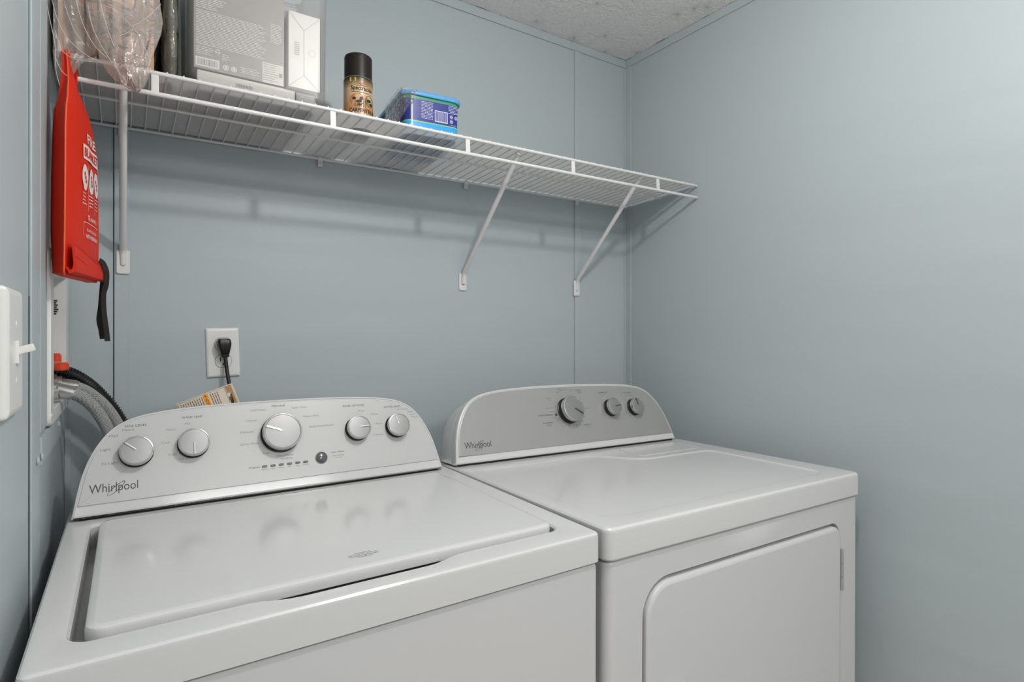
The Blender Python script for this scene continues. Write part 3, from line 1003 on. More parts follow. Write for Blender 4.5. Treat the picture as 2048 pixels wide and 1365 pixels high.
q = round_poly([(0.462, 0.378), (0.690, 0.378), (0.690, 0.470), (0.478, 0.470)], 0.008, 3)
loft(bm, [xy(q, -0.0005), xy(q, 0.0009), xy(offset_poly(q, 0.001), 0.0013), xy(offset_poly(q, 0.003), 0.0013), xy(offset_poly(q, 0.004), 0.0008)], True, True)
link('lint_screen_cover', bm, M['enamel'], droot, sharp=30)
# console
M['gk'] = mat('grey_knob_cap', (0.30, 0.30, 0.295), rough=0.32, srgb=False, metal=0.5)
P2, dc = console(droot, DW, DCD, 0.0115, 0.7295, 0.1775, M['fascia_d'], depth=0.085, pin=0.0105, pbase=0.0175)
for u, h, r, ang, ring in ((0.3605, 0.1045, 0.0338, -32, 0.0405), (0.5085, 0.1035, 0.0235, 5, None), (0.595, 0.1005, 0.0235, 98, None)):
    knob(dc, P2, u, h, r, math.radians(ang), 0.028 if r > 0.03 else 0.022, M['gk'], ring)
bm = bmesh.new()
fn = lambda a_, b_: P2(a_, b_, 0.0011)
for s, u, h, sz, wdt, mi in (
        ('Wrinkle', 0.3500, 0.1640, 0.0026, 0.016, 1), ('Shield', 0.3510, 0.1605, 0.0026, 0.012, 1), ('OFF', 0.3400, 0.1555, 0.0030, 0.010, 0),
        ('70', 0.3660, 0.1622, 0.0028, 0.006, 1), ('60', 0.3850, 0.1575, 0.0028, 0.006, 1), ('Timed', 0.4100, 0.1580, 0.0040, 0.021, 0), ('Dry', 0.4130, 0.1515, 0.0040, 0.012, 0),
        ('40', 0.4110, 0.1380, 0.0028, 0.006, 1), ('30', 0.4140, 0.1240, 0.0028, 0.006, 1), ('Cool Down', 0.4240, 0.1075, 0.0028, 0.026, 1),
        ('Damp', 0.3060, 0.1405, 0.0030, 0.016, 1), ('Dry', 0.3080, 0.1355, 0.0030, 0.010, 1), ('Cool Down', 0.3020, 0.1150, 0.0028, 0.028, 1), ('Less Dry', 0.3080, 0.1050, 0.0028, 0.019, 1),
        ('ENERGY PREFERRED', 0.2860, 0.0970, 0.0030, 0.046, 0), ('Normal', 0.3140, 0.0890, 0.0028, 0.018, 1), ('Very Dry', 0.3240, 0.0805, 0.0028, 0.018, 1),
        ('Automatic', 0.2880, 0.0775, 0.0040, 0.033, 0), ('Dry', 0.2900, 0.0705, 0.0040, 0.013, 0), ('OFF', 0.3550, 0.0685, 0.0030, 0.010, 0), ('30', 0.3760, 0.0645, 0.0028, 0.006, 1),
        ('20', 0.3880, 0.0670, 0.0028, 0.006, 1), ('10', 0.3990, 0.0735, 0.0028, 0.006, 1), ('OFF', 0.4060, 0.0850, 0.0030, 0.010, 0), ('Fluff Air', 0.4130, 0.0635, 0.0040, 0.024, 0), ('no heat', 0.4130, 0.0575, 0.0026, 0.014, 1),
        ('TEMPERATURE', 0.4950, 0.1480, 0.0030, 0.034, 0), ('High', 0.4900, 0.1370, 0.0024, 0.006, 1), ('Low', 0.5380, 0.1010, 0.0024, 0.006, 1),
        ('CYCLE SIGNAL', 0.5830, 0.1440, 0.0030, 0.034, 0), ('On', 0.5840, 0.1345, 0.0024, 0.005, 1), ('Off', 0.5950, 0.1345, 0.0024, 0.006, 1)):
    put_text(bm, s, fn, u, h, sz, wdt, mi=mi)
put_disc(bm, fn, 0.3185, 0.0960, 0.0035, mi=0)
for k in range(10):
    t = math.radians(200 + k * 17)
    put_disc(bm, fn, 0.3605 + 0.043 * math.cos(t), 0.1045 + 0.043 * math.sin(t), 0.0012, mi=2, n=10)
put_disc(bm, fn, 0.4930, 0.1325, 0.0014, mi=2, n=10)
put_disc(bm, fn, 0.5810, 0.1295, 0.0014, mi=2, n=10)
link('lettering', bm, [M['ink'], mat('soft_grey_ink', (105, 105, 105), 0.5), M['inkw']], dc, smooth=False)
logo(dc, P2, 0.0765, 0.0385, 0.0700, M['ink'])

# ================================================================== OUTLET, PLUG, WARNING TAG
r_ = empty('electrical_outlet', at_y(445.5, 705.5, D) , (0, 0, 0))
r_.location.y = D
r_.rotation_euler = (0, math.radians(-1.9), 0)
tag(r_, 'white duplex wall outlet in a white cover plate above the washer', 'outlet')
bm = bmesh.new()
def op(d, r, y): return [Vector((x, y, z)) for x, z in rrect(-0.035 + d, -0.057 + d, 0.035 - d, 0.057 - d, r, 4, 2)]
loft(bm, [op(0, 0.002, -0.0003), op(0, 0.002, -0.0022), op(0.0012, 0.002, -0.0042), op(0.0035, 0.002, -0.0056), op(0.006, 0.0015, -0.0060)])
link('cover_plate', bm, M['plate'], r_, sharp=30)
for dz in (0.0195, -0.0195):
    bm = bmesh.new()
    c = [(0.0172 * math.cos(2 * PI * k / 32), dz + max(-0.0142, min(0.0142, 0.0172 * math.sin(2 * PI * k / 32)))) for k in range(32)]
    loft(bm, [xz(offset_poly(c, -0.0007), -0.0056), xz(offset_poly(c, -0.0007), -0.0062)], mi=1)
    loft(bm, [xz(c, -0.0058), xz(c, -0.0072), xz(offset_poly(c, 0.0006), -0.0076)], mi=0)
    for (x, z0, z1) in ((-0.0062, -0.0005, 0.0078), (0.0062, 0.001, 0.0078)):
        box(bm, (x - 0.0011, -0.0080, dz + z0), (x + 0.0011, -0.0074, dz + z1), mi=1)
    lathe(bm, [(0.0024, 0.0074), (0.0024, 0.0080)], 12, Matrix.Translation((0, 0, dz - 0.0075)) @ Matrix.Rotation(PI / 2, 4, 'X'), mi=1)
    link('receptacle', bm, [M['plate'], M['blackink']], r_)

pp = at_y(448, 690, D - 0.03)
r_ = empty('power_cord', pp)
tag(r_, 'black power cord plugged into wall outlet, with orange-striped warning tag', 'power cord')
bm = bmesh.new()
top, mid, nk = at_y(448.5, 680, D - 0.022), at_y(449, 697, D - 0.022), at_y(451, 713, D - 0.022)
secs = [(677.5, 0.0095, 0.008), (679, 0.0125, 0.012), (685, 0.0142, 0.014), (692, 0.0135, 0.014), (700, 0.0108, 0.013), (709, 0.0085, 0.010), (709.6, 0.0075, 0.009), (711, 0.0075, 0.009), (711.6, 0.0085, 0.010), (713, 0.0085, 0.010), (713.5, 0.0072, 0.008), (715, 0.0070, 0.008)]
loops = []
for py, hx, hy in secs:
    c = at_y(448 + (py - 680) * 0.07, py, D - 0.022)
    lp_ = rrect(-hx, -hy, hx, hy, min(hx, hy) * 0.4, 3, 1)
    loops.append([Vector((c.x + x, D - 0.021 + y, c.z)) - pp for x, y in lp_])
loft(bm, loops)
for x in (-0.0062, 0.0062):
    box(bm, Vector((pp.x + x - 0.0008, D - 0.012, CZ - 0.018)) - pp, Vector((pp.x + x + 0.0008, D - 0.008, CZ - 0.011)) - pp)
link('plug', bm, M['black'], r_, sharp=50)
bm = bmesh.new()
cp = catmull([at_y(450.5, 714, D - 0.021), at_y(453, 735, D - 0.024), at_y(456, 755, D - 0.028), at_y(460, 775, D - 0.033), at_y(466, 810, D - 0.036), at_y(474, 850, D - 0.036), at_y(478, 900, D - 0.036)], 6)
tube(bm, [c - pp for c in cp], 0.0042, 12)
link('cord', bm, M['black'], r_)
# tag: a folded paper label round the cord, hanging crosswise
A0, A1 = at_y(352.5, 808.5, D - 0.040), at_y(461, 768, D - 0.040)
exv = (A1 - A0); tl_ = exv.length; exv.normalize()
nrmv = Vector((0, -1, 0)); eyv = nrmv.cross(exv) * 1.0
if eyv.z > 0: eyv = -eyv
def tg(a_, b_, o_=0.0): return A0 + exv * a_ + eyv * b_ + nrmv * (o_ + 0.002 * math.sin(a_ * 40)) - pp
bm = bmesh.new()
TGH = 0.062
n = 10
lo1 = [[tg(tl_ * k / n, 0, 0), tg(tl_ * k / n, TGH, 0), tg(tl_ * k / n, TGH, -0.0006), tg(tl_ * k / n, 0, -0.0006)] for k in range(n + 1)]
loft(bm, lo1)
# the fold at the cord
tube(bm, [tg(tl_ + 0.0015, 0, -0.0015), tg(tl_ + 0.0015, TGH, -0.0015)], 0.0022, 8)
tg_o = link('warning_tag', bm, M['paper'], r_, smooth=False)
bm = bmesh.new()
f2 = lambda a_, b_: tg(a_, b_, 0.0006)
for (x0_, x1_, mi) in ((0.0015, 0.0022, 0), (tl_ * 0.865, tl_ * 0.87, 0)):
    put_rect(bm, f2, x0_, 0.002, x1_, TGH, mi)
put_rect(bm, f2, 0.002, 0.0018, tl_ - 0.002, 0.0024, 0, 8)
for k in range(17):
    x = 0.006 + k * 0.0047
    if 0.050 < x < 0.063: continue
    if x > tl_ * 0.84: break
    y = 0.006
    while y < TGH - 0.004:
        s = random.uniform(0.003, 0.009)
        put_rect(bm, f2, x, y, x + 0.0016, min(y + s, TGH - 0.003), 0)
        y += s + 0.0013
put_rect(bm, f2, 0.0525, 0.0015, 0.0625, TGH, 1)
fo = lambda a_, b_: tg(a_, b_, 0.0009)
put_text(bm, 'ADVERTENCIA', lambda a_, b_: fo(0.0575 + b_, 0.011 + a_), 0, 0, 0.0058, 0.048, align='L', mi=2, bold=0.02)
f = bm.faces.new([bm.verts.new(fo(*p)) for p in ((0.0545, 0.0085), (0.0605, 0.0085), (0.0575, 0.0035))]); f.material_index = 2
put_rect(bm, f2, tl_ * 0.885, 0.002, tl_ - 0.001, 0.018, 3)
put_rect(bm, f2, tl_ - 0.006, 0.018, tl_ - 0.001, TGH, 3)
# small pictogram: a hand beside a plug
for (cx_, cy_, rx, ry) in ((tl_ * 0.90, 0.033, 0.0025, 0.005), (tl_ * 0.925, 0.036, 0.003, 0.006), (tl_ * 0.915, 0.028, 0.004, 0.0018), (tl_ * 0.945, 0.034, 0.0015, 0.007)):
    put_disc(bm, fo, cx_, cy_, rx, ry, mi=0, n=12)
link('tag_print', bm, [M['brownink'], M['orange'], M['redink'], mat('tan_print', (0.50, 0.27, 0.12), 0.6, srgb=False)], tg_o, smooth=False)

# ================================================================== WIRE SHELF
SR = D - 0.008
sh = empty('wire_shelf', (WL, SR, CZ + 0.4425), (math.radians(-2.6), math.radians(-0.35), 0))
tag(sh, 'long white wire shelf across the back wall on slanted braces', 'shelf')
SL = WR - WL - 0.004
SD = 0.3045
def rod(name, a, b, r, parent=sh, n=10):
    bm = bmesh.new()
    tube(bm, [a, b], r, n)
    return link(name, bm, M['wire'], parent)
rod('rail', (0.004, 0, 0), (SL, 0, 0), 0.0030)
rod('rail', (0.004, -0.158, -0.0045), (SL, -0.158, -0.0045), 0.0028)
rod('rail', (0.03, -SD, -0.0005), (SL, -SD, -0.0005), 0.0038)
rod('rail', (0.025, -SD + 0.001, -0.0370), (SL, -SD + 0.001, -0.0370), 0.0042)
wire0 = rod('cross_wire', (0, 0.003, 0.0035), (0, -SD - 0.002, 0.0035), 0.0014, n=6)
wx0 = 0.062 - WL - 6 * 0.02555
wire0.location.x = wx0
k = 1
while wx0 + k * 0.02555 < SL - 0.004:
    o = wire0.copy(); COL.objects.link(o); o.parent = sh
    o.location.x = wx0 + k * 0.02555
    k += 1
for X in (0.0435, 0.3525, 0.6665, 0.985, 1.3085):
    bm = bmesh.new()
    box(bm, (X - WL - 0.0058, -SD - 0.0015, -0.0385), (X - WL + 0.0058, -SD + 0.0025, -0.0005), 0.0012)
    link('lip_post', bm, M['wire'], sh)
for X in (-0.006, 0.411, 0.832, 1.2555):
    bm = bmesh.new()
    box(bm, (X - WL - 0.006, -0.002, -0.019), (X - WL + 0.006, 0.0065, 0.0), 0.0015)
    tube(bm, [(X - WL - 0.006, 0, 0.0), (X - WL + 0.006, 0, 0.0)], 0.0052, 12)
    c_ = link('wall_clip', bm, M['wire'], sh)
    bm = bmesh.new()
    sphere(bm, (X - WL, -0.003, -0.012), 0.0035, sc=(1, 0.5, 1))
    link('screw', bm, M['screw'], c_)
# braces (they stand square to the wall, so they are laid out in world axes)
inv = (Matrix.Translation(sh.location) @ sh.rotation_euler.to_matrix().to_4x4()).inverted()
for X in (-0.0035, 0.8245, 1.2550):
    zt = 0.4565 - 0.0055 + (X - WL) * 0.006
    pts = [(X, D - 0.0065, 0.150), (X, D - 0.008, 0.172), (X, D - 0.014, 0.186), (X + 0.001, 1.235, zt - 0.026), (X + 0.001, 1.216, zt - 0.008), (X + 0.001, 1.206, zt + 0.000)]
    P_ = [inv @ Vector((x, y, z + CZ)) for x, y, z in pts]
    bm = bmesh.new()
    tube(bm, P_, [0.0058, 0.0062, 0.0066, 0.0066, 0.0060, 0.0050], 12, up=(1, 0, 0))
    br = link('support_brace', bm, M['wire'], sh, sharp=60)
    bm = bmesh.new()
    ft = rrect(-0.0125, -0.026, 0.0125, 0.026, 0.005, 4, 1)
    T = inv @ Matrix.Translation((X, D - (0 if 0.5 < X < 1 else bt), CZ + 0.156))
    loft(bm, [[T @ Vector((x, -0.0004, z)) for x, z in ft], [T @ Vector((x, -0.003, z)) for x, z in ft], [T @ Vector((x, -0.0048, z)) for x, z in offset_poly(ft, 0.002)]])
    link('foot_plate', bm, M['wire'], br)
    bm = bmesh.new()
    sphere(bm, T @ Vector((0, -0.005, -0.005)), 0.0048, sc=(1, 0.55, 1))
    link('screw', bm, M['screw'], br)

# liner sheet on the shelf
def on_shelf(x, y, dz=0.0):
    """world point on the top of the cross wires"""
    T = inv.inverted()
    lx = x - WL
    ly = y - SR
    p = T @ Vector((lx, ly, 0.0050 + dz))
    return p
bm = bmesh.new()
nx, ny = 160, 10
grid = []
for i in range(nx + 1):
    row = []
    for j in range(ny + 1):
        x = WL + 0.006 + (SL - 0.012) * i / nx
        y = SR - 0.006 - (SD - 0.012) * j / ny
        e = 0.0
        if j == ny and x > 0.71:
            e = 0.0035 * max(0, noise.noise(Vector((x * 60, 0, 3)))) + 0.001
            if x > 1.30: e += 0.0018 * math.sin((x - 1.30) / 0.18 * PI)
        row.append(bm.verts.new(on_shelf(x, y, 0.0003 + e)))
    grid.append(row)
for i in range(nx):
    for j in range(ny):
        bm.faces.new((grid[i][j], grid[i + 1][j], grid[i + 1][j + 1], grid[i][j + 1]))
ln = link('shelf_liner', bm, M['liner'], None, sharp=80)
tag(ln, 'translucent white plastic liner sheet lying on the wire shelf', 'shelf liner')

# ================================================================== SPRAY CAN
p = on_shelf(0.442, 1.292, 0.0006)
cr_ = empty('spray_can', p)
tag(cr_, 'insect spray can with brown cap and tan label on the shelf', 'spray can')
bm = bmesh.new()
lathe(bm, [(0.030, 0), (0.0325, 0.002), (0.0325, 0.113), (0.0318, 0.116), (0.030, 0.1185)], 48, mi=0)
for f in bm.faces:
    z = f.calc_center_median().z
    f.material_index = 1 if z < 0.0015 or z > 0.1165 else 0
body = link('can_body', bm, [M['can'], M['steel']], cr_, sharp=40)
bm = bmesh.new()
lathe(bm, [(0.0305, 0.1175), (0.0308, 0.119), (0.0308, 0.166), (0.0295, 0.1695), (0.027, 0.171), (0.0005, 0.1715)], 48)
link('cap', bm, M['canbrown'], cr_, sharp=40)
bm = bmesh.new()
face_a = math.atan2(-1.292, -0.442) + 0.10                 # towards the room
def cyl(a_, b_, o_=0.0006):
    t = face_a + a_ / 0.0325
    return Vector(((0.0325 + o_) * math.cos(t), (0.0325 + o_) * math.sin(t), b_))
c1 = lambda a_, b_: cyl(a_, b_, 0.0005)
c2 = lambda a_, b_: cyl(a_, b_, 0.0009)
put_text(bm, 'Spectracide', c2, 0.006, 0.0885, 0.0095, 0.050, mi=0, bold=0.012)
put_rect(bm, c1, -0.018, 0.0800, 0.032, 0.0808, 0, 8)
put_text(bm, 'CARPENTER BEE', c2, 0.012, 0.0405, 0.0085, 0.070, mi=0, bold=0.012)
put_text(bm, 'KILLER', c2, 0.006, 0.020, 0.0085, 0.034, mi=0, bold=0.012)
put_rect(bm, c1, -0.022, 0.1045, -0.008, 0.1125, 2)
put_text(bm, '18 oz', c2, -0.015, 0.1085, 0.0032, 0.010, mi=0)
put_disc(bm, c1, 0.007, 0.0985, 0.014, 0.0032, mi=1, n=20)
put_disc(bm, c2, 0.003, 0.0970, 0.014, 0.0026, mi=5, n=20)
put_disc(bm, c1, -0.006, 0.064, 0.0165, 0.0135, mi=3, n=24)
put_disc(bm, c1, 0.024, 0.064, 0.0125, 0.013, mi=4, n=24)
for cx_, cy_, a_, b_ in ((-0.012, 0.066, 0.004, 0.003), (-0.002, 0.060, 0.006, 0.0028), (0.003, 0.066, 0.0035, 0.0045), (0.000, 0.053, 0.0045, 0.0022), (0.022, 0.065, 0.006, 0.0035), (0.028, 0.058, 0.005, 0.003)):
    put_disc(bm, c2, cx_, cy_, a_, b_, mi=0, n=12)
for k in range(6):
    put_rect(bm, c2, -0.010 + k * 0.0045, 0.048, -0.0092 + k * 0.0045, 0.062, 0)
link('label_print', bm, [M['blackink'], M['redink'], M['yellow'], mat('amber_print', (0.50, 0.20, 0.07), 0.4, srgb=False), mat('moss_print', (0.16, 0.17, 0.08), 0.4, srgb=False), M['can']], body, smooth=False)

# ================================================================== DETERGENT TUB
p = on_shelf(0.522, 1.222, 0.0020)
tr_ = empty('detergent_tub', p, (math.radians(-2.6), math.radians(-0.40), math.radians(-3.5)))
tag(tr_, 'blue plastic detergent tub with lighter blue lid on shelf, right of spray can', 'tub')
TW, TDp, THt = 0.152, 0.205, 0.097
def trr(s, z, r=0.022): return [Vector((x, y, z)) for x, y in rrect(0.004 - s, 0.004 - s, TW - 0.004 + s, TDp - 0.004 + s, r + s, 6, 4)]
bm = bmesh.new()
zs = [(0.0, -0.008, 1), (0.002, -0.0060, 1), (0.026, -0.0045, 1), (0.0263, -0.0045, 2), (0.0285, -0.0043, 2), (0.0287, -0.0043, 0), (0.078, -0.0015, 0), (0.0782, -0.0015, 3), (0.0855, -0.0010, 3)]
lp3 = [trr(s, z) for z, s, _ in zs]
for i in range(len(zs) - 1):
    loft(bm, [lp3[i], lp3[i + 1]], i == 0, False, mi=zs[i][2])
bm2_mats = [M['navy'], M['cyan'], mat('lime_line', (0.25, 0.55, 0.15), 0.3, srgb=False), M['green']]
bmesh.ops.remove_doubles(bm, verts=bm.verts, dist=0.00005)
tb = link('tub_body', bm, bm2_mats, tr_, sharp=40)
bm = bmesh.new()
loft(bm, [trr(0.001, 0.0850), trr(0.0035, 0.0852), trr(0.0045, 0.0875), trr(0.0045, 0.0925), trr(0.003, 0.0955), trr(-0.004, 0.0972)])
link('lid', bm, M['bluelid'], tr_, sharp=40)
bm = bmesh.new()
def tf(a_, b_, o_=0.0006):
    s = -0.0045 + (b_ - 0.026) / 0.052 * 0.003
    return Vector((a_ + 0.014, 0.004 - s - o_, b_))
f1 = lambda a_, b_: tf(a_, b_, 0.0004)
f3 = lambda a_, b_: tf(a_, b_, 0.0007)
put_rect(bm, f1, 0.066, 0.033, 0.099, 0.060, 0)
x = 0.0675
while x < 0.0965:
    s = random.choice((0.0006, 0.0009, 0.0014))
    put_rect(bm, f3, x, 0.036, x + s, 0.058, 1)
    x += s + random.choice((0.0006, 0.0009))
for r0 in range(12):
    x, y = 0.033, 0.0735 - r0 * 0.0034
    while x < 0.062:
        s = random.uniform(0.002, 0.007)
        put_rect(bm, f1, x, y, min(x + s, 0.062), y + 0.0013, 0)
        x += s + 0.0012
for r0 in range(6):
    x, y = 0.101, 0.0755 - r0 * 0.0034
    while x < 0.124:
        s = random.uniform(0.002, 0.006)
        put_rect(bm, f1, x, y, min(x + s, 0.124), y + 0.0013, 0)
        x += s + 0.0012
for cx_, cy_ in ((0.1085, 0.0505), (0.1085, 0.0395), (0.1200, 0.0495)):
    put_disc(bm, f1, cx_, cy_, 0.0042, mi=0)
    put_disc(bm, f3, cx_, cy_, 0.0030, mi=1, n=16, r_in=0.0022)
    put_rect(bm, f3, cx_ - 0.0015, cy_ - 0.0004, cx_ + 0.0015, cy_ + 0.0004, 1)
put_text(bm, '1 800 PODS', f1, 0.112, 0.0315, 0.0020, 0.016, mi=0)
link('label_print', bm, [mat('lavender_white_print', (0.50, 0.50, 0.70), 0.4, srgb=False), M['navy']], tb, smooth=False)
# torn shrink wrap, still clinging to the left corner
bm = bmesh.new()
W_ = []
for i in range(15):
    t = i / 14
    row = []
    for j in range(9):
        s = j / 8
        # runs round the front left corner, hanging from the lid
        a_ = -0.10 + t * 0.135
        if a_ < 0: q = Vector((-0.003, -a_ + 0.006, 0))
        else: q = Vector((a_, -0.004, 0))
        if abs(a_) < 0.02:
            ang_ = (a_ + 0.02) / 0.04 * PI / 2
            q = Vector((0.017 - 0.021 * math.cos(ang_), 0.018 - 0.022 * math.sin(ang_), 0))
        z = 0.094 - s * (0.088 if t < 0.62 else 0.088 * (1 - (t - 0.62) * 2.0))
        nn = noise.noise(Vector((t * 9, s * 5, 2.0)))
        out = Vector((-1, -0.6, 0)).normalized() * (0.004 + 0.006 * abs(nn) * (0.3 + s))
        row.append(bm.verts.new(q + out + Vector((0, 0, z))))
    W_.append(row)
for i in range(14):
    for j in range(8):
        bm.faces.new((W_[i][j], W_[i + 1][j], W_[i + 1][j + 1], W_[i][j + 1]))
link('shrink_wrap', bm, M['wrap'], tr_, sharp=60)

# ================================================================== CLEAR STORAGE BIN WITH BOXES
p = on_shelf(0.092, 1.205, 0.0006)
br_ = empty('storage_bin', p)
tag(br_, 'clear plastic storage bin holding packaged boxes, on the shelf', 'storage bin')
BW, BD, BH = 0.257, 0.255, 0.34
def brr(s, z, r=0.022): return [Vector((x, y, z)) for x, y in rrect(0 - s, 0 - s, BW + s, BD + s, r, 6, 3)]
bm = bmesh.new()
loft(bm, [brr(-0.024, 0.0005, 0.018), brr(-0.018, 0.002, 0.02), brr(-0.004, 0.016), brr(-0.001, 0.022), brr(0.0, BH * 0.5), brr(0.004, BH)], True, False)
link('bin_shell', bm, M['bin'], br_, sharp=50)
bm = bmesh.new()
loft(bm, [brr(0.004, BH - 0.006), brr(0.011, BH - 0.006), brr(0.011, BH), brr(0.004, BH)], False, False)
link('rim', bm, M['bin'], br_, sharp=30)
BP = Vector(p)
# grey printed box
gb = empty('product_box', BP + Vector((0.014, 0.016, 0.036)), (0, 0, 0))
tag(gb, 'grey product box covered in small white print, inside the clear bin', 'box')
bm = bmesh.new()
box(bm, (0, 0, 0), (0.160, 0.15, 0.27), 0.001)
gbb = link('carton', bm, M['boxgrey'], gb)
bm = bmesh.new()
g1 = lambda a_, b_: Vector((a_, -0.0005, b_))
g2 = lambda a_, b_: Vector((a_, -0.0009, b_))
def lines(bm, fn_, x0_, x1_, y0_, y1_, step, hgt, mi=0, wmin=0.003, wmax=0.010, ragged=0.0):
    y = y1_
    while y > y0_:
        x = x0_
        xe = x1_ - random.random() * ragged
        while x < xe:
            s = random.uniform(wmin, wmax)
            put_rect(bm, fn_, x, y, min(x + s, xe), y + hgt, mi)
            x += s + 0.0011
        y -= step
lines(bm, g1, 0.004, 0.128, 0.044, 0.108, 0.0030, 0.0010, ragged=0.02)
lines(bm, g1, 0.004, 0.060, 0.112, 0.150, 0.0033, 0.0010, ragged=0.03)
lines(bm, g1, 0.134, 0.156, 0.080, 0.118, 0.0032, 0.0010, ragged=0.004)
lines(bm, g1, 0.004, 0.034, 0.026, 0.040, 0.0032, 0.0010, ragged=0.01)
lines(bm, g1, 0.048, 0.068, 0.024, 0.034, 0.0032, 0.0010, ragged=0.01)
lines(bm, g1, 0.080, 0.118, 0.006, 0.018, 0.0032, 0.0010, ragged=0.01)
put_rect(bm, g1, 0.003, 0.004, 0.043, 0.021, 0)
x = 0.006
while x < 0.040:
    s = random.choice((0.0006, 0.0010, 0.0016))
    put_rect(bm, g2, x, 0.0065, x + s, 0.0185, 1)
    x += s + random.choice((0.0007, 0.0011))
for cx_ in (0.054, 0.068):
    put_disc(bm, g1, cx_, 0.011, 0.0052, mi=0)
    put_disc(bm, g2, cx_, 0.011, 0.0036, mi=1, n=20, r_in=0.0026)
# recycling triangle of three bent arrows
for k in range(3):
    t = math.radians(90 + 120 * k)
    put_rect(bm, lambda a_, b_, t=t: g1(0.040 + (a_ * math.cos(t) - b_ * math.sin(t)), 0.038 + (a_ * math.sin(t) + b_ * math.cos(t))), 0.0022, -0.0030, 0.0040, 0.0022, 0)
put_rect(bm, g1, 0.119, -0.000, 0.158, 0.040, 2)
lines(bm, g2, 0.121, 0.150, 0.004, 0.036, 0.0044, 0.0010, mi=1, ragged=0.008)
put_rect(bm, g2, 0.150, 0.016, 0.156, 0.024, 1)
link('carton_print', bm, [mat('pale_print', (0.78, 0.76, 0.73), 0.5, srgb=False), mat('grey_print', (0.28, 0.28, 0.275), 0.5, srgb=False), mat('cream_label', (0.66, 0.64, 0.58), 0.5, srgb=False)], gbb, smooth=False)
# white narrow carton, standing to the right
wb = empty('narrow_carton', BP + Vector((0.180, 0.006, 0.036)), (0, 0, 0))
tag(wb, 'narrow plain white carton on end inside the clear bin', 'box')
bm = bmesh.new()
box(bm, (0, 0, 0), (0.062, 0.10, 0.152), 0.001)
wbb = link('carton', bm, M['boxwhite'], wb)
bm = bmesh.new()
def seam(a, b, w=0.0006):
    a, b = Vector((a[0], a[1])), Vector((b[0], b[1]))
    d = (b - a).normalized(); n_ = Vector((-d.y, d.x)) * w
    f = bm.faces.new([bm.verts.new(g1(q.x, q.y)) for q in (a - n_, b - n_, b + n_, a + n_)])
seam((0.0, 0.152), (0.030, 0.118)); seam((0.062, 0.152), (0.030, 0.118)); seam((0.030, 0.118), (0.030, 0.028)); seam((0.030, 0.028), (0.0, 0.0)); seam((0.030, 0.028), (0.062, 0.0))
for k in range(7): put_rect(bm, g1, 0.011, 0.066 + k * 0.0040, 0.021, 0.0685 + k * 0.0040)
put_disc(bm, g1, 0.046, 0.076, 0.007, n=20, r_in=0.0062)
link('carton_print', bm, mat('warm_grey_print', (0.50, 0.48, 0.47), 0.6, srgb=False), wbb, smooth=False)
# low white box lying under them
lb = empty('flat_carton', BP + Vector((0.020, 0.018, 0.0045)))
tag(lb, 'flat off-white carton lying under the boxes in the clear bin', 'box')
bm = bmesh.new()
box(bm, (0, 0.0, 0), (0.175, 0.18, 0.029), 0.001)
lbb = link('carton', bm, M['boxpink'], lb)
bm = bmesh.new()
for k in range(12): put_rect(bm, g1, 0.066 + k * 0.0025, 0.012, 0.0675 + k * 0.0025 + 0.0006 * (k % 2), 0.018)
put_rect(bm, g1, 0.030, 0.004, 0.110, 0.006)
link('carton_print', bm, mat('faint_print', (0.33, 0.32, 0.32), 0.6, srgb=False), lbb, smooth=False)
# flat dark packet at the lower right
fb = empty('product_packet', BP + Vector((0.197, 0.02, 0.0045)))
tag(fb, 'small dark grey packet with red print in bottom of clear bin', 'packet')
bm = bmesh.new()
box(bm, (0, 0, 0), (0.040, 0.14, 0.030), 0.003)
fbb = link('wrapper', bm, mat('dark_grey_wrapper', (0.20, 0.20, 0.20), 0.4, srgb=False), fb)
bm = bmesh.new()
put_rect(bm, g1, 0.004, 0.004, 0.026, 0.012, 0)
put_rect(bm, g1, 0.010, 0.020, 0.034, 0.021, 1)
link('wrapper_print', bm, [mat('dull_red_print', (0.35, 0.12, 0.10), 0.5, srgb=False), M['inkw']], fbb, smooth=False)

# ================================================================== BAG OF CARDBOARD AT THE LEFT END
def blob(name, sections, m, seed, amp, label, cat, sharp=70, n=48):
    """closed crumpled skin through stacked sections (centre, half x, half y, z)"""
    bm = bmesh.new()
    loops = []
    base = Vector((sections[0][0], sections[0][1], sections[0][4]))
    K = 10
    dense = []
    for a, b in zip(sections, sections[1:]):
        for k in range(K):
            t = k / K
            dense.append([a[i] + (b[i] - a[i]) * t for i in range(5)])
    dense.append(list(sections[-1]))
    for cx_, cy_, hx, hy, z in dense:
        lp_ = []
        for k in range(n):
            t = 2 * PI * k / n
            c, s = math.cos(t), math.sin(t)
            ex_ = 2 / 2.8
            x = hx * math.copysign(abs(c) ** ex_, c)
            y = hy * math.copysign(abs(s) ** ex_, s)
            q = Vector((cx_ + x, cy_ + y, z))
            v1 = noise.noise(q * 22 + Vector((seed, 0, 0)))
            v2 = 1 - abs(noise.noise(Vector((q.x * 55, q.y * 55, q.z * 18)) + Vector((0, seed, 0)))) * 2
            v3 = 1 - abs(noise.noise(q * 90 + Vector((0, 0, seed)))) * 2
            dsp = amp * (0.9 * v1 + 0.5 * (v2 - 0.5) + 0.2 * (v3 - .5))
            d = Vector((c, s, 0))
            q = q + d * dsp
            q.x = max(q.x, WL + 0.003)
            lp_.append(q - base)
        loops.append(lp_)
    loft(bm, loops, True, True)
    bmesh.ops.triangulate(bm, faces=[f for f in bm.faces if len(f.verts) > 4])
    o = link(name, bm, m, None, sharp=sharp)
    o.location = base
    return tag(o, label, cat)
zs0 = CZ + 0.455
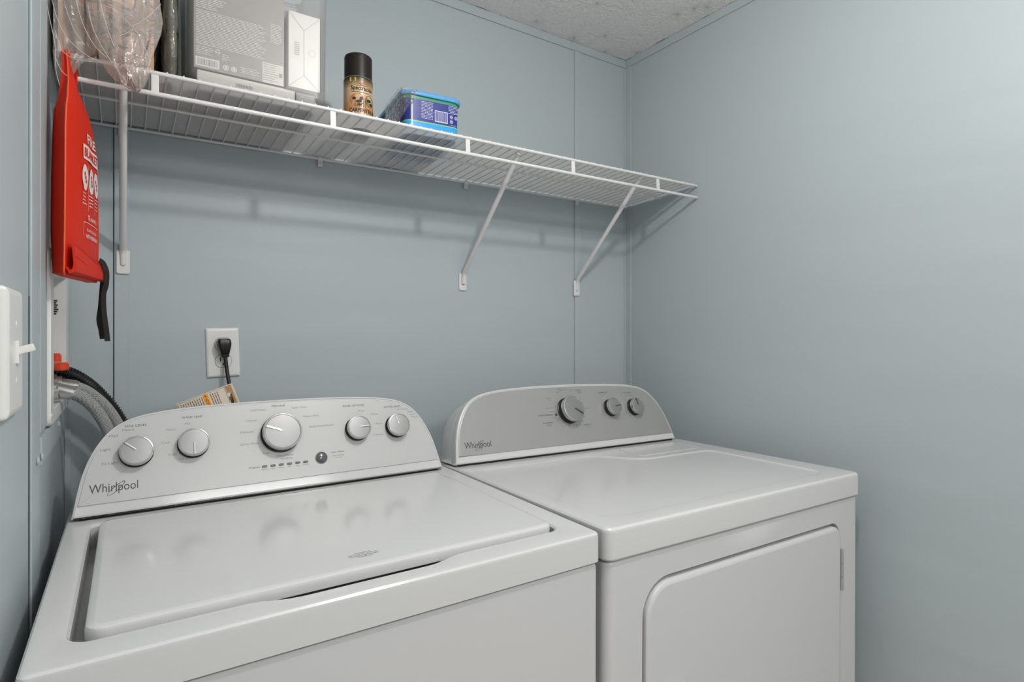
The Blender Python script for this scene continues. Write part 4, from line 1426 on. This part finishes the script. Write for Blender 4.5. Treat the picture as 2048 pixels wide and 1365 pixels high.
# folded cardboard sheets standing on end in the bag
cards = [(-0.0845, 1.205, 0.0085, 0.085, 20, 0.24, 'card2'), (-0.066, 1.212, 0.010, 0.085, 20, 0.24, 'card'), (-0.047, 1.214, 0.009, 0.09, 14, 0.27, 'card2'), (-0.029, 1.213, 0.009, 0.09, 9, 0.25, 'card'),
         (-0.011, 1.210, 0.008, 0.09, 5, 0.28, 'card2'), (0.006, 1.208, 0.008, 0.09, 1, 0.26, 'card'), (0.022, 1.208, 0.007, 0.09, -3, 0.29, 'card2'), (0.037, 1.210, 0.007, 0.09, -6, 0.27, 'card')]
words = ['the one nearest the left wall', 'second from the left wall', 'third from the left wall', 'fourth from the left wall', 'fourth from the clear bin', 'third from the clear bin', 'second from the clear bin', 'the one nearest the clear bin']
for (x, y, t, dpt, ang, hgt, mk), wds in zip(cards, words):
    bm = bmesh.new()
    box(bm, (-t * 0.85, 0, 0), (t * 0.85, dpt * 1.8, hgt), 0.002)
    # open fold seen along the front edge
    box(bm, (-t * 0.12, -0.0006, 0.004), (t * 0.12, 0.0004, hgt - 0.01), mi=1)
    pz = on_shelf(x, y, 0.0006).z
    o = link('folded_cardboard', bm, [M[mk], M['card2'] if mk == 'card' else M['card']], None)
    o.location = (x, y, pz)
    o.rotation_euler = (0, 0, math.radians(-2.0))
    tag(o, 'folded brown cardboard standing upright in plastic bag, ' + wds, 'cardboard', 'folded cardboard in the plastic bag')
blob('plastic_bag', [(-0.022, 1.300, 0.055, 0.085, CZ + 0.464), (-0.022, 1.295, 0.072, 0.110, CZ + 0.475), (-0.022, 1.295, 0.074, 0.122, CZ + 0.56), (-0.022, 1.30, 0.074, 0.115, CZ + 0.70), (-0.02, 1.30, 0.070, 0.10, CZ + 0.76), (-0.01, 1.30, 0.02, 0.03, CZ + 0.785)],
     M['bag'], 3.1, 0.007, 'crinkled clear plastic bag around brown cardboard at left end of shelf', 'plastic bag')
bag = bpy.data.objects['plastic_bag']
# the bag's loose mouth, hanging over the shelf's front edge
bm = bmesh.new()
base = Vector(bag.location)
rows = [  # image-side silhouette of the drape, at its own distance: left px, right px, y px, depth
    (168, 318, -12, 1.165), (172, 322, 20, 1.160), (180, 326, 45, 1.152), (188, 322, 70, 1.146), (194, 312, 95, 1.142), (198, 303, 118, 1.140), (212, 301, 140, 1.140), (228, 297, 158, 1.143), (250, 290, 171, 1.146), (262, 284, 177, 1.148)]
front, back = [], []
NR = 22
for (xl, xr, py, Y) in rows:
    fr, bk = [], []
    for k in range(NR + 1):
        t = k / NR
        px = xl + (xr - xl) * t
        bow = math.sin(PI * t)
        q = at_y(px, py, Y + 0.012 - 0.022 * bow)
        cr = noise.noise(Vector((t * 7, py * 0.012, 5.0))) * 0.010 + (1 - 2 * abs(noise.noise(Vector((t * 11 + py * 0.02, py * 0.01, 9.0))))) * 0.004
        q.y += cr * min(1, bow * 2)
        fr.append(bm.verts.new(q - base))
        q2 = q.copy(); q2.y = Y + 0.014 + cr * 0.3
        bk.append(bm.verts.new(q2 - base))
    front.append(fr); back.append(bk)
for G in (front, back):
    for i in range(len(rows) - 1):
        for k in range(NR):
            bm.faces.new((G[i][k], G[i][k + 1], G[i + 1][k + 1], G[i + 1][k]))
for i in range(len(rows) - 1):
    for k in (0, NR):
        bm.faces.new((front[i][k], back[i][k], back[i + 1][k], front[i + 1][k]))
for k in range(NR):
    bm.faces.new((front[-1][k], front[-1][k + 1], back[-1][k + 1], back[-1][k]))
bmesh.ops.subdivide_edges(bm, edges=bm.edges, cuts=1, use_grid_fill=True, smooth=0.5)
link('loose_bag_mouth', bm, M['bagmouth'], bag, sharp=70)
rows = [(84, 178, -12, 1.186), (88, 180, 20, 1.184), (92, 184, 50, 1.182), (98, 188, 80, 1.180), (106, 190, 105, 1.178), (108, 160, 130, 1.176), (110, 146, 152, 1.176), (116, 140, 172, 1.177), (122, 132, 186, 1.178)]
bm = bmesh.new()
G = []
for (xl, xr, py, Y) in rows:
    rr = []
    for k in range(15):
        t = k / 14
        q = at_y(xl + (xr - xl) * t, py, Y)
        q.y += 0.005 * noise.noise(Vector((t * 6, py * 0.02, 7.0))) - 0.003 * math.sin(PI * t)
        q.x = max(q.x, WL + 0.0075)
        rr.append(bm.verts.new(q - base))
    G.append(rr)
for i in range(len(rows) - 1):
    for k in range(14):
        bm.faces.new((G[i][k], G[i][k + 1], G[i + 1][k + 1], G[i + 1][k]))
bmesh.ops.subdivide_edges(bm, edges=bm.edges, cuts=1, use_grid_fill=True, smooth=0.5)
link('bag_side_fold', bm, M['bagmouth'], bag, sharp=70)
# welded seam and gathered creases of the mouth
bm = bmesh.new()
for pts in ([(92, 0), (100, 40), (110, 90), (112, 140), (124, 186)], [(104, 0), (112, 30), (126, 62), (146, 88), (176, 112), (206, 126)], [(110, 60), (124, 100), (150, 118), (185, 124)], [(128, 4), (140, 40), (152, 66), (170, 90)], [(152, 0), (160, 30), (172, 62), (190, 92), (214, 116)], [(176, 10), (184, 50), (200, 86), (226, 128), (250, 150)], [(112, 118), (122, 140), (134, 152)], [(200, 0), (207, 30), (216, 60), (228, 92), (241, 118), (253, 132), (256, 150), (252, 172)], [(322, 8), (300, 30), (266, 52), (256, 44), (232, 20), (212, 12)], [(266, 52), (280, 75), (296, 112), (300, 122), (294, 140)], [(231, 73), (250, 68), (266, 58)]):
    P_ = catmull([at_y(x, y, 1.139) for x, y in pts], 5)
    tube(bm, [q - base for q in P_], 0.0005, 5)
link('bag_seam', bm, film('white_seam_film', 0.55, bump=None), bag)

blob('dark_bag', [(0.070, 1.385, 0.010, 0.05, CZ + 0.463), (0.070, 1.385, 0.014, 0.058, CZ + 0.50), (0.070, 1.385, 0.014, 0.062, CZ + 0.62), (0.069, 1.385, 0.013, 0.055, CZ + 0.76), (0.069, 1.385, 0.006, 0.03, CZ + 0.78)],
     M['olive'], 8.4, 0.0035, 'dark olive soft bundle between the bagged cardboard and clear bin', 'bundle')
bpy.data.objects['dark_bag'].name = 'cloth_bundle'
blob('plastic_film', [(0.070, 1.250, 0.009, 0.03, CZ + 0.464), (0.070, 1.250, 0.0125, 0.050, CZ + 0.50), (0.069, 1.25, 0.012, 0.055, CZ + 0.66), (0.067, 1.25, 0.009, 0.03, CZ + 0.77)],
     M['bagdark'], 12.7, 0.004, 'smoky crumpled plastic film tucked beside the clear bin', 'plastic film')

# ================================================================== RED FIRE-BLANKET POUCH
P1, P2_ = Vector((-0.0765, 1.085, 0)), Vector((-0.0395, 1.235, 0))
dv = (P2_ - P1); PWd = dv.length; dv.normalize()
nv = Vector((dv.y, -dv.x, 0))                      # towards the room
rp = empty('fire_blanket_pouch', (P1 + P2_) / 2 + Vector((0, 0, CZ + 0.09)))
tag(rp, 'red fabric fire blanket pouch hanging from the shelf by the left wall', 'fire blanket')
RB = Vector(rp.location)
def pw(s, n_, z):
    k = max(0.0, min(1.0, (z - 0.36) / 0.10))          # the gathered top leans back to the rail
    return P1 + dv * s + nv * n_ + Vector((-0.010 * k, 0.045 * k, CZ + z)) - RB
bm = bmesh.new()
#        z      s0     s1    front bulge  back
secs = [(0.090, 0.004, 0.150, 0.0005, -0.009), (0.094, 0.000, 0.154, 0.001, -0.0150), (0.16, 0.000, 0.154, 0.002, -0.0165), (0.24, 0.002, 0.151, 0.002, -0.0165),
        (0.31, 0.006, 0.142, 0.001, -0.0160), (0.345, 0.012, 0.130, 0.000, -0.0150), (0.362, 0.018, 0.112, 0.000, -0.014), (0.380, 0.026, 0.092, -0.001, -0.012), (0.395, 0.032, 0.078, -0.001, -0.010), (0.412, 0.038, 0.066, -0.002, -0.009), (0.436, 0.044, 0.058, -0.003, -0.008), (0.458, 0.0475, 0.054, -0.004, -0.008)]
loops = []
for z, s0, s1, f_, b_ in secs:
    lp_ = []
    N = 14
    sb = 0.034 * min(1, (s1 - s0) / 0.14) ** 1.5
    b_ = b_ * 1.62 if z < 0.35 else b_ * 1.3
    for k in range(N + 1):                          # front face
        t = k / N
        s = s0 + (s1 - s0) * t
        bul = f_ + 0.005 * math.sin(PI * t) * (1 if z < 0.36 else 0.4) + 0.0016 * noise.noise(Vector((s * 40, z * 25, 1)))
        lp_.append(pw(s, bul, z))
    for k in range(1, 4):
        lp_.append(pw(s1 + 0.001 * math.sin(PI * k / 4), f_ + (b_ - f_) * k / 4, z))
    for k in range(N + 1):
        t = 1 - k / N
        lp_.append(pw(s0 + sb + (s1 - s0 - sb) * t, b_, z))
    for k in range(1, 4):
        # the near side is folded back towards the wall
        lp_.append(pw(s0 + sb * (1 - k / 4) + 0.002 * math.sin(PI * k / 4), b_ + (f_ - b_) * k / 4, z))
    loops.append(lp_)
L = loft(bm, loops)
body = link('pouch_body', bm, M['red'], rp, sharp=50)
# piping along the front edge
bm = bmesh.new()
tube(bm, [pw(s0 - 0.0002, f_ + 0.0003, z) for z, s0, s1, f_, b_ in secs], 0.0012, 8)
link('piping', bm, M['stitch'], body)
# turned-up flap along the bottom
bm = bmesh.new()
NF = 16
rowsF = []
for k in range(NF + 1):
    t = k / NF
    s = -0.002 + 0.157 * t
    zt = 0.140 + 0.0 * t - 0.022 * t
    lift = 0.010 - 0.003 * t
    prof = [(0.004, 0.0995), (lift * 0.9, 0.0915), (lift * 1.6, 0.0945), (lift * 1.7, 0.105), (lift * 1.25, zt - 0.008), (lift * 1.15, zt), (lift * 0.95, zt), (lift * 1.0, zt - 0.010), (lift * 1.3, 0.106), (lift * 1.2, 0.098), (lift * 0.8, 0.097), (0.004, 0.102)]
    s_off = 0.010 * (1 - t)
    rowsF.append([pw(s + (z - 0.095) * 0.18 * (1 - t), n_, z) for n_, z in prof])
loft(bm, rowsF)
flap = link('flap', bm, M['red'], rp, sharp=50)
bm = bmesh.new()
for dz in (0.0, -0.019):
    pts = []
    for k in range(NF + 1):
        t = k / NF
        s = -0.002 + 0.157 * t
        zt = 0.140 - 0.022 * t + dz - 0.003
        lift = 0.010 - 0.003 * t
        pts.append(pw(s + (zt - 0.095) * 0.18 * (1 - t), lift * (1.26 if dz == 0 else 1.52) + 0.0004, zt))
    for k in range(0, NF):
        tube(bm, [pts[k], pts[k].lerp(pts[k + 1], 0.7)], 0.0004, 4)
link('flap_stitching', bm, mat('dark_red_stitch', (0.30, 0.012, 0.004), 0.7, srgb=False), flap)
# print: on the far half of the face
bm = bmesh.new()
def ff(s, z, o_=0.0009):
    # follow the bulged front face
    for a, b in zip(secs, secs[1:]):
        if a[0] <= z <= b[0]:
            t = (z - a[0]) / (b[0] - a[0])
            s0 = a[1] + (b[1] - a[1]) * t; s1 = a[2] + (b[2] - a[2]) * t; f_ = a[3] + (b[3] - a[3]) * t
            u = max(0, min(1, (s - s0) / (s1 - s0)))
            return pw(s, f_ + 0.005 * math.sin(PI * u) + 0.0016 * noise.noise(Vector((s * 40, z * 25, 1))) + o_ + 0.0004, z)
    return pw(s, 0.006, z)
q1 = lambda a_, b_: ff(a_, b_, 0.0008)
q2 = lambda a_, b_: ff(a_, b_, 0.0014)
put_text(bm, 'FIRE', q1, 0.105, 0.318, 0.015, 0.050, mi=0, bold=0.02)
put_rect(bm, q1, 0.062, 0.282, 0.142, 0.305, 0, 10)
put_text(bm, 'BLANKET', q2, 0.102, 0.2935, 0.014, 0.072, mi=1, bold=0.02)
for cx_ in (0.068, 0.098, 0.128):
    put_disc(bm, q1, cx_, 0.252, 0.0115, 0.021, mi=0, n=24)
    for k in range(3):
        put_disc(bm, q2, cx_ - 0.002 + 0.002 * k, 0.258 - 0.006 * k, 0.0022, 0.0032, mi=1, n=10)
    lines(bm, q1, cx_ - 0.009, cx_ + 0.009, 0.206, 0.226, 0.0055, 0.0016, mi=0, wmin=0.004, wmax=0.009, ragged=0.006)
for s_ in (0.083, 0.113):
    put_rect(bm, q1, s_ - 0.0004, 0.200, s_ + 0.0004, 0.275, 0)
put_text(bm, 'CE', q1, 0.084, 0.190, 0.0085, 0.013, mi=0, bold=0.02)
put_text(bm, 'EN1869 : 2019', q1, 0.116, 0.189, 0.0055, 0.044, mi=0, bold=0.01)
put_rect(bm, q1, 0.062, 0.180, 0.142, 0.1808, 0, 10)
put_rect(bm, q1, 0.062, 0.158, 0.0626, 0.180, 0)
put_text(bm, 'FLAME RETARDANT', q1, 0.103, 0.169, 0.0045, 0.060, mi=0)
put_text(bm, 'WITH FIBERGLASS', q1, 0.103, 0.159, 0.0060, 0.064, mi=0, bold=0.02)
link('pouch_print', bm, [mat('white_fabric_print', (0.78, 0.66, 0.64), 0.6, srgb=False), M['red']], body, smooth=False)
# hanging loop over the rail
bm = bmesh.new()
lt = [pw(0.050, -0.006, 0.450), pw(0.056, -0.006, 0.4635), pw(0.068, -0.005, 0.4670), pw(0.076, -0.004, 0.455), pw(0.072, -0.004, 0.425), pw(0.064, -0.004, 0.400)]
tube(bm, catmull(lt, 6), 0.004, flat=(0.0010, 0.0055), up=tuple(dv))
link('hanging_loop', bm, M['red'], rp)
# black pull straps
for k, pts in enumerate(([(199, 522, 1.215), (207, 528, 1.22), (213, 545, 1.22), (212, 570, 1.22), (207, 590, 1.222), (208, 625, 1.22), (212, 655, 1.218), (215, 683, 1.216)],
                         [(197, 523, 1.235), (202, 530, 1.236), (207, 550, 1.234), (205, 580, 1.234), (202, 615, 1.234), (199, 640, 1.234), (203, 660, 1.232), (206, 678, 1.232)])):
    bm = bmesh.new()
    P_ = catmull([at_y(x, y, Y) for x, y, Y in pts], 6)
    tube(bm, [q - RB for q in P_], 0.01, flat=(0.0006, 0.0052 if k == 0 else 0.0045), up=(0.9, -0.3, 0) if k == 0 else (0.35, -0.9, 0))
    link('pull_strap', bm, M['strap'], rp)
